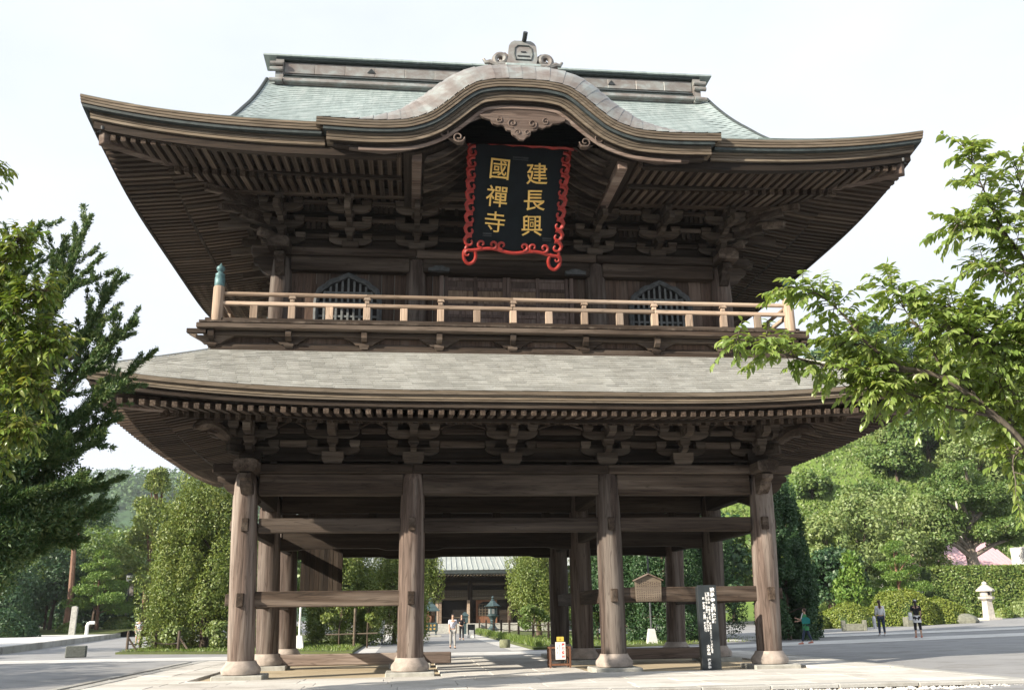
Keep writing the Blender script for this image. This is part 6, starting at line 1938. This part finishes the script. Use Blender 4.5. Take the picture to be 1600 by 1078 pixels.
tpart('roof', MB().prism([(-1.7, 4.5), (0, 5.6), (1.7, 4.5), (1.7, 4.35), (-1.7, 4.35)], 'y', -.9, .9), M['bluegrey'], lr_)
# ---- right: stone lantern, stone bench, house
ln = thing('stone_lantern', 'pale stone lantern standing before the tall hedge', 'stone lantern', (40.2, 42, gz(40, 42)), .2)
M['lstone'] = plain('pale_granite', (.46, .43, .38), .9, 0, .25, 5, .3)
tpart('base', MB().box(-.62, .62, -.62, .62, -.1, .16, .03), M['lstone'], ln)
tpart('shaft', MB().lathe([(.42, .16), (.34, 1.35), (.33, 1.38)], 4, phase=pi/4), M['lstone'], ln)
tpart('platform', MB().lathe([(.34, 1.38), (.56, 1.52), (.58, 1.66), (.40, 1.70)], 8), M['lstone'], ln)
fb = tpart('fire_box', MB().lathe([(.36, 1.70), (.40, 1.74), (.40, 2.02), (.36, 2.06)], 8), M['lstone'], ln)
for a in (-pi/2-.2, 0): tpart('opening', MB().box(-.10, .10, -.01, .01, 1.78, 2.0), M['void'], fb, loc=(.40*math.cos(a), .40*math.sin(a), 0), rot=(0, 0, a+pi/2))
tpart('roof', MB().lathe([(.66, 2.06), (.64, 2.16), (.36, 2.40), (.22, 2.50), (.18, 2.52)], 8), M['lstone'], ln)
tpart('finial', MB().lathe([(.15, 2.52), (.19, 2.60), (.16, 2.70), (.03, 2.78)], 8), M['lstone'], ln, True)
M['dstone'] = plain('mossy_grey_stone', (.17, .175, .14), .9, 0, .3, 6, .3)
bn_ = thing('stone_bench', 'low stone bench with two end posts before the clipped mounds', 'bench', (23.6, 29.5, gz(23.6, 29.5)), -.15)
for x in (-.62, .62): tpart('end_post', MB().box(x-.1, x+.1, -.16, .16, 0, .62, .03), M['dstone'], bn_)
tpart('slab', MB().box(-.52, .52, -.14, .14, .02, .42, .02), M['dstone'], bn_)
kb2 = thing('stone_block', 'mossy square stone block between the two women and the mounds', 'stone', (29.8, 34.2, gz(29.8, 34.2)))
tpart('block', MB().box(-.45, .45, -.3, .3, -.05, .58, .04), M['dstone'], kb2)
rk = thing('garden_rock', 'low rounded rock at the right foot of the mounds', 'rock', (34.6, 36.4, gz(34.6, 36.4)))
rm = MB().lathe([(.9, -.1), (1.0, .15), (.85, .42), (.45, .62), (.05, .66)], 10); rm.v = [(x*(1.3+.2*math.sin(y*5)), y*.8*(1+.2*math.sin(x*4)), z) for x, y, z in rm.v]
tpart('rock', rm, M['dstone'], rk, True)
M['pinkroof'] = plain('pink_metal_roof', (.50, .33, .36), .5, 0, .10, 2)
hs = thing('house', 'house with a dusty pink metal roof behind the hedge', 'house', (57.5, 73, gz(57, 60)))
tpart('wall', MB().box(-5.5, 5.5, 0, 8, 0, 5.0), M['plaster'], hs)
hr_ = tpart('roof', MB().prism([(-1.0, 4.9), (4, 7.9), (9, 4.9), (9, 4.75), (4, 7.6), (-1.0, 4.75)], 'x', -6.2, 6.2), M['pinkroof'], hs)
for k in range(24): tpart('seam', MB().beam((-6.0+k*.52, -.98, 4.93), (-6.0+k*.52, 3.98, 7.92), .05, .06), M['pinkroof'], hr_)
for x in (-3.5, 0, 3.2):
    w_ = tpart('window', MB().box(x-.7, x+.7, -.05, -.005, 2.0, 3.6), M['void'], hs)
    tpart('frame', MB().box(x-.78, x+.78, -.07, -.052, 1.9, 2.0).box(x-.78, x+.78, -.07, -.052, 3.6, 3.7).box(x-.03, x+.03, -.07, -.052, 2.0, 3.6), M['white'], w_)
bh = thing('tiled_roof_house', 'pale grey tiled temple roof corner at the right edge', 'house', (66, 66, gz(66, 60)))
tpart('wall', MB().box(-3, 4, .8, 6, 0, 6.6), M['plaster'], bh)
tr2 = tpart('roof', MB().grid([[(-4.4+.9*f+u*(9-1.8*f), -.6+3.6*f, 6.6+2.6*f*f+.5*(1-u)**6*(1-f)) for u in np.linspace(0, 1, 14)] for f in np.linspace(0, 1, 8)]), M['lowcop'], bh, True)
for k in range(14):
    u = k/13; tpart('tile_roll', MB().tube([(-4.4+.9*f+u*(9-1.8*f), -.6+3.6*f, 6.66+2.6*f*f+.5*(1-u)**6*(1-f)) for f in np.linspace(0, 1, 6)], .09, 6), M['lowcop'], tr2, True)
up_ = thing('utility_pole', 'thin pale utility pole with a short cross arm on the hill foot', 'pole', (62.5, 80, gz(62, 60)))
tpart('shaft', MB().lathe([(.16, 0), (.12, 15.0)], 8), M['lstone'], up_, True); tpart('cross_arm', MB().box(-1.5, .6, -.08, .08, 14.2, 14.4), M['white'], up_)

# ---- people
M['skin'] = plain('skin', (.50, .31, .22), .6, 0, .08, 9); M['hair'] = plain('dark_hair', (.018, .013, .011), .5, 0, .3, 12)
M['hairb'] = plain('brown_hair', (.06, .03, .018), .5, 0, .3, 12)
def cloth(name, c, var=.12): return plain(name, c, .85, 0, var, 14, .15)
def skin_mesh(name, joints, edges, radii, mat, root_i=0, sub=1):
    me = bpy.data.meshes.new(name)
    me.from_pydata([tuple(j) for j in joints], edges, []); me.update()
    ob = bpy.data.objects.new('tmp', me); COL.objects.link(ob)
    md = ob.modifiers.new('skin', 'SKIN'); md.use_smooth_shade = True
    if not me.skin_vertices: me.attributes.new('skin', 'FLOAT', 'POINT') if False else None
    for i, sv in enumerate(me.skin_vertices[0].data):
        r = radii[i]; sv.radius = (r, r) if not hasattr(r, '__len__') else r
        sv.use_root = (i == root_i)
    sb_ = ob.modifiers.new('sub', 'SUBSURF'); sb_.levels = sub; sb_.render_levels = sub
    dg = bpy.context.evaluated_depsgraph_get(); dg.update()
    out = bpy.data.meshes.new_from_object(ob.evaluated_get(dg)); out.name = name
    bpy.data.objects.remove(ob); bpy.data.meshes.remove(me)
    out.materials.clear(); out.materials.append(mat)
    return out
def person(label, x, y, H, face, stride=.0, arms=((0, 0), (0, 0)), shirt=None, sleeve='short', legs=None, leglen='long', skirt=None, shoes=None, hair='short', hmat=None, bags=(), z=None, group='people walking round the gate'):
    z = gz(x, y) if z is None else z
    root = thing('person', label, 'person', (x, y, z), face, group)
    k = H/1.70
    J = {}; order = []
    def add(n, p, r): J[n] = len(order); order.append((Vector(p)*k, r if not hasattr(r, '__len__') else tuple(v*k for v in r)))
    def R(v): return v*k
    add('pel', (0, 0, .93), (.135*k, .10*k)); add('sp', (0, .0, 1.12), (.115*k, .085*k)); add('ch', (0, .0, 1.30), (.150*k, .10*k)); add('nk', (0, .0, 1.45), .052*k)
    add('hb', (0, -.012, 1.53), .062*k); add('hd', (0, -.018, 1.61), (.076*k, .088*k)); add('tp', (0, -.005, 1.685), .055*k)
    E = [('pel', 'sp'), ('sp', 'ch'), ('ch', 'nk'), ('nk', 'hb'), ('hb', 'hd'), ('hd', 'tp')]
    add('nose', (0, -.112, 1.595), .011*k); E.append(('hd', 'nose'))
    for s, sg in (('l', 1), ('r', -1)):
        st_ = stride*sg
        add('hip'+s, (sg*.085, 0, .88), .082*k); add('kn'+s, (sg*.095, -st_*.55-.01, .50+abs(st_)*.02), .056*k)
        ay = -st_*1.0 if st_ > 0 else -st_*1.12; az = .085+ (.0 if st_ >= 0 else abs(st_)*.20)
        add('an'+s, (sg*.10, ay+.0, az), .038*k); add('to'+s, (sg*.115, ay-.15, az-.055 if st_ >= 0 else az-.07), .032*k)
        E += [('pel', 'hip'+s), ('hip'+s, 'kn'+s), ('kn'+s, 'an'+s), ('an'+s, 'to'+s)]
        fw, bend = arms[0 if sg > 0 else 1]
        sh = Vector((sg*.175, 0, 1.385)); ua = Vector((sg*.05, -math.sin(fw), -math.cos(fw))).normalized(); el = sh+ua*.27
        f2 = fw+bend; fa = Vector((sg*.02-.10*sg*(bend > .6), -math.sin(f2), -math.cos(f2))).normalized(); wr = el+fa*.235; hn = wr+fa*.075
        add('sh'+s, sh, .054*k); add('el'+s, el, .038*k); add('wr'+s, wr, .026*k); add('ha'+s, hn, (.036*k, .020*k))
        E += [('ch', 'sh'+s), ('sh'+s, 'el'+s), ('el'+s, 'wr'+s), ('wr'+s, 'ha'+s)]
        sdv = Vector((0, 1, 0)) if abs(fa.y) < .7 else Vector((0, 0, 1))
        inn = Vector((-sg, 0, 0))
        for q, (o_, ln_) in enumerate(((-.030, .070), (-.010, .082), (.010, .076), (.030, .058))):
            p1 = hn+sdv*o_*.9+fa*.035; p2 = hn+sdv*o_+fa*(.03+ln_*.9)+inn*.022
            add(f'f{q}a'+s, p1, .0095*k); add(f'f{q}b'+s, p2, .0075*k); E += [('ha'+s, f'f{q}a'+s), (f'f{q}a'+s, f'f{q}b'+s)]
        tb_ = wr+fa*.03-sdv*.03+inn*.01
        add('th'+s, tb_-sdv*.02+fa*.035+inn*.012, .0095*k); E.append(('wr'+s, 'th'+s))
    Pn = [p for p, r in order]; Rn = [r for p, r in order]
    body = skin_mesh('body', Pn, [(J[a], J[b]) for a, b in E], Rn, M['skin'])
    link('body', body, root)
    def sub_cloth(name, names, edges, grow, mat, shift=None):
        idx = {n: i for i, n in enumerate(names)}
        jj = [Vector(Pn[J[n]]) if not isinstance(n, tuple) else (Pn[J[n[0]]].lerp(Pn[J[n[1]]], n[2])) for n in names]
        rr = []
        for n in names:
            b_ = Rn[J[n]] if not isinstance(n, tuple) else Rn[J[n[0]]]
            if isinstance(n, tuple):
                r0 = Rn[J[n[0]]]; r1 = Rn[J[n[1]]]; r0 = r0 if hasattr(r0, '__len__') else (r0, r0); r1 = r1 if hasattr(r1, '__len__') else (r1, r1)
                b_ = tuple(r0[i]+(r1[i]-r0[i])*n[2] for i in (0, 1))
            rr.append(tuple(v+grow*k for v in b_) if hasattr(b_, '__len__') else b_+grow*k)
        me = skin_mesh(name, jj, [(idx[a], idx[b]) for a, b in edges], rr, mat)
        return link(name, me, root)
    ab = ('pel', 'sp', .0)
    cut = .55 if sleeve == 'short' else 1.0
    nl, nr = ('shl', 'ell', .75), ('shr', 'elr', .75)
    if sleeve == 'short':
        sub_cloth('shirt', ['pel', 'sp', 'ch', 'shl', nl, 'shr', nr], [('pel', 'sp'), ('sp', 'ch'), ('ch', 'shl'), ('shl', nl), ('ch', 'shr'), ('shr', nr)], .022, shirt)
    else:
        sub_cloth('shirt', ['pel', 'sp', 'ch', 'shl', 'ell', ('ell', 'wrl', .9), 'shr', 'elr', ('elr', 'wrr', .9)], [('pel', 'sp'), ('sp', 'ch'), ('ch', 'shl'), ('shl', 'ell'), ('ell', ('ell', 'wrl', .9)), ('ch', 'shr'), ('shr', 'elr'), ('elr', ('elr', 'wrr', .9))], .024, shirt)
    if legs:
        e_ = {'long': ('kn', 'an', .92), 'crop': ('kn', 'an', .45), 'short': ('hip', 'kn', .9)}[leglen]
        nm = ['pel']; ee = []
        for s in 'lr':
            last = (e_[0]+s, e_[1]+s, e_[2])
            ns_ = ['hip'+s] + (['kn'+s] if leglen != 'short' else []) + [last]
            nm += ns_; ee += [('pel', ns_[0])]+list(zip(ns_[:-1], ns_[1:]))
        sub_cloth('trousers', nm, ee, .016, legs)
    if skirt:
        mb = MB(); r0, r1, zt, zb, mt = skirt
        mb.lathe([(r0*k, zt*k), ((r0+r1)/2*k, (zt+zb)/2*k), (r1*k, zb*k), ((r1-.02)*k, (zb+.01)*k)], 16, cap=False)
        mb.v = [(x_, y_*.8, z_) for x_, y_, z_ in mb.v]
        part('skirt', mb, mt, root, True, 80)
    if shoes:
        for s in 'lr':
            a_, t_ = Pn[J['an'+s]], Pn[J['to'+s]]
            part('shoe', MB().tube([a_+Vector((0, .05, -.04))*k, a_.lerp(t_, .5)+Vector((0, 0, -.02))*k, t_+Vector((0, -.05, -.005))*k], [.042*k, .048*k, .034*k], 8, .8), shoes, root, True, 80)
    hm = hmat or M['hair']
    hb = MB()
    prof = [(.0, .112), (.045, .106), (.078, .078), (.090, .035), (.088, -.01), (.078, -.05)]
    hb.lathe([(r*k, zz_*k) for r, zz_ in prof[::-1]], 14, (0, .012*k, 1.615*k))
    hb.v = [(x_, (y_ if y_ > -.05*k or z_ > 1.66*k else -.05*k), z_) for x_, y_, z_ in hb.v]
    if hair == 'long':
        hb.tube([(0, .05*k, 1.64*k), (0, .085*k, 1.52*k), (0, .10*k, 1.40*k), (0, .09*k, 1.28*k)], [.08*k, .085*k, .075*k, .03*k], 10, .6)
    part('hair', hb, hm, root, True, 80)
    return root
W_ = cloth('white_shirt_cloth', (.70, .70, .70)); LB = cloth('pale_lilac_cloth', (.55, .56, .64)); GYT = cloth('grey_trouser_cloth', (.30, .30, .29)); BK = cloth('black_cloth', (.014, .014, .018)); NV = cloth('dark_blue_cloth', (.03, .045, .08)); GN = cloth('green_cloth', (.05, .24, .09)); TL = cloth('teal_cloth', (.02, .22, .20)); PK = cloth('coral_shoe', (.55, .20, .15)); DK = cloth('dark_shoe', (.03, .03, .03)); BG = cloth('white_bag_cloth', (.72, .72, .74)); LG = cloth('pale_grey_cloth', (.50, .50, .47))
p_ = person('man in pale shirt and grey trousers with a shoulder strap on the hall path', -.55, 22.8, 1.62, .05, .16, ((-.2, .2), (.15, .25)), LB, 'short', GYT, 'long', shoes=DK)
part('shoulder_strap', MB().tube([(.15, -.06, 1.33), (.0, -.125, 1.15), (-.13, -.10, .95)], .012, 5).tube([(.15, .05, 1.33), (.0, .125, 1.15), (-.13, .10, .95)], .012, 5), BK, p_, kind='stuff')
person('person in black following the man along the path', .75, 38.5, 1.62, .0, .10, ((.5, 1.2), (.4, 1.3)), BK, 'long', BK, 'long', shoes=DK)
p_ = person('man in pale shirt and shorts walking away on the left road', -19.9, 38.6, 1.72, pi+.2, .12, ((.1, .2), (-.1, .2)), LB, 'short', LG, 'short', shoes=DK)
person('child in white walking beside the man on the left road', -19.15, 38.9, 1.15, pi+.2, .10, ((.1, .2), (.1, .2)), W_, 'short', LG, 'short', shoes=DK)
p_ = person('woman in white top and dark trousers with a white carrier bag', 20.85, 20.8, 1.70, pi-.25, .10, ((.1, .9), (-.05, .15)), W_, 'long', NV, 'long', shoes=W_, hair='long', hmat=M['hairb'])
part('carrier_bag', MB().prism([(-.17, .35), (.17, .35), (.15, .82), (.05, .95), (-.05, .95), (-.15, .82)], 'x', .27, .37), BG, p_)
p_ = person('woman in black top and white skirt with a white shoulder bag', 20.6, 16.9, 1.68, pi-.35, .12, ((.2, .7), (.0, .3)), BK, 'short', BK, 'crop', (.145, .20, 1.0, .68, W_), PK, 'long')
part('shoulder_bag', MB().prism([(-.16, .78), (.16, .78), (.19, .98), (.10, 1.12), (-.10, 1.12), (-.19, .98)], 'x', .20, .32), BG, p_)
part('hair_clip', MB().box(-.05, .05, .10, .125, 1.63, 1.69, .01), W_, p_)
p_ = person('woman in green tunic and dark leggings walking left with a paper', 14.5, 15.2, 1.40*1.06, -pi/2-.25, .24, ((.5, 1.35), (.35, 1.1)), GN, 'short', NV, 'long', (.15, .205, 1.08, .66, GN), PK, 'short', M['hairb'])
part('handbag', MB().prism([(-.16, .86), (.16, .86), (.18, 1.04), (.1, 1.12), (-.1, 1.12), (-.18, 1.04)], 'x', .17, .27), TL, p_)
part('paper', MB().box(-.11, .11, -.43, -.425, 1.10, 1.36), W_, p_, rot=(-.35, 0, 0), loc=(0, -.14, -.12))

# ================================================================== AIR

m = bpy.data.materials.new('haze'); m.use_nodes = True
nt = m.node_tree
for n in list(nt.nodes): nt.nodes.remove(n)
out = nt.nodes.new('ShaderNodeOutputMaterial'); pv = nt.nodes.new('ShaderNodeVolumePrincipled')
pv.inputs['Color'].default_value = (.86, .92, 1.0, 1); pv.inputs['Density'].default_value = .00018; pv.inputs['Anisotropy'].default_value = .3
nt.links.new(pv.outputs[0], out.inputs['Volume'])
hz_ = part('haze', MB().box(-3200, 3200, -1000, 3700, -4.5, 135), m); hz_['kind'] = 'stuff'
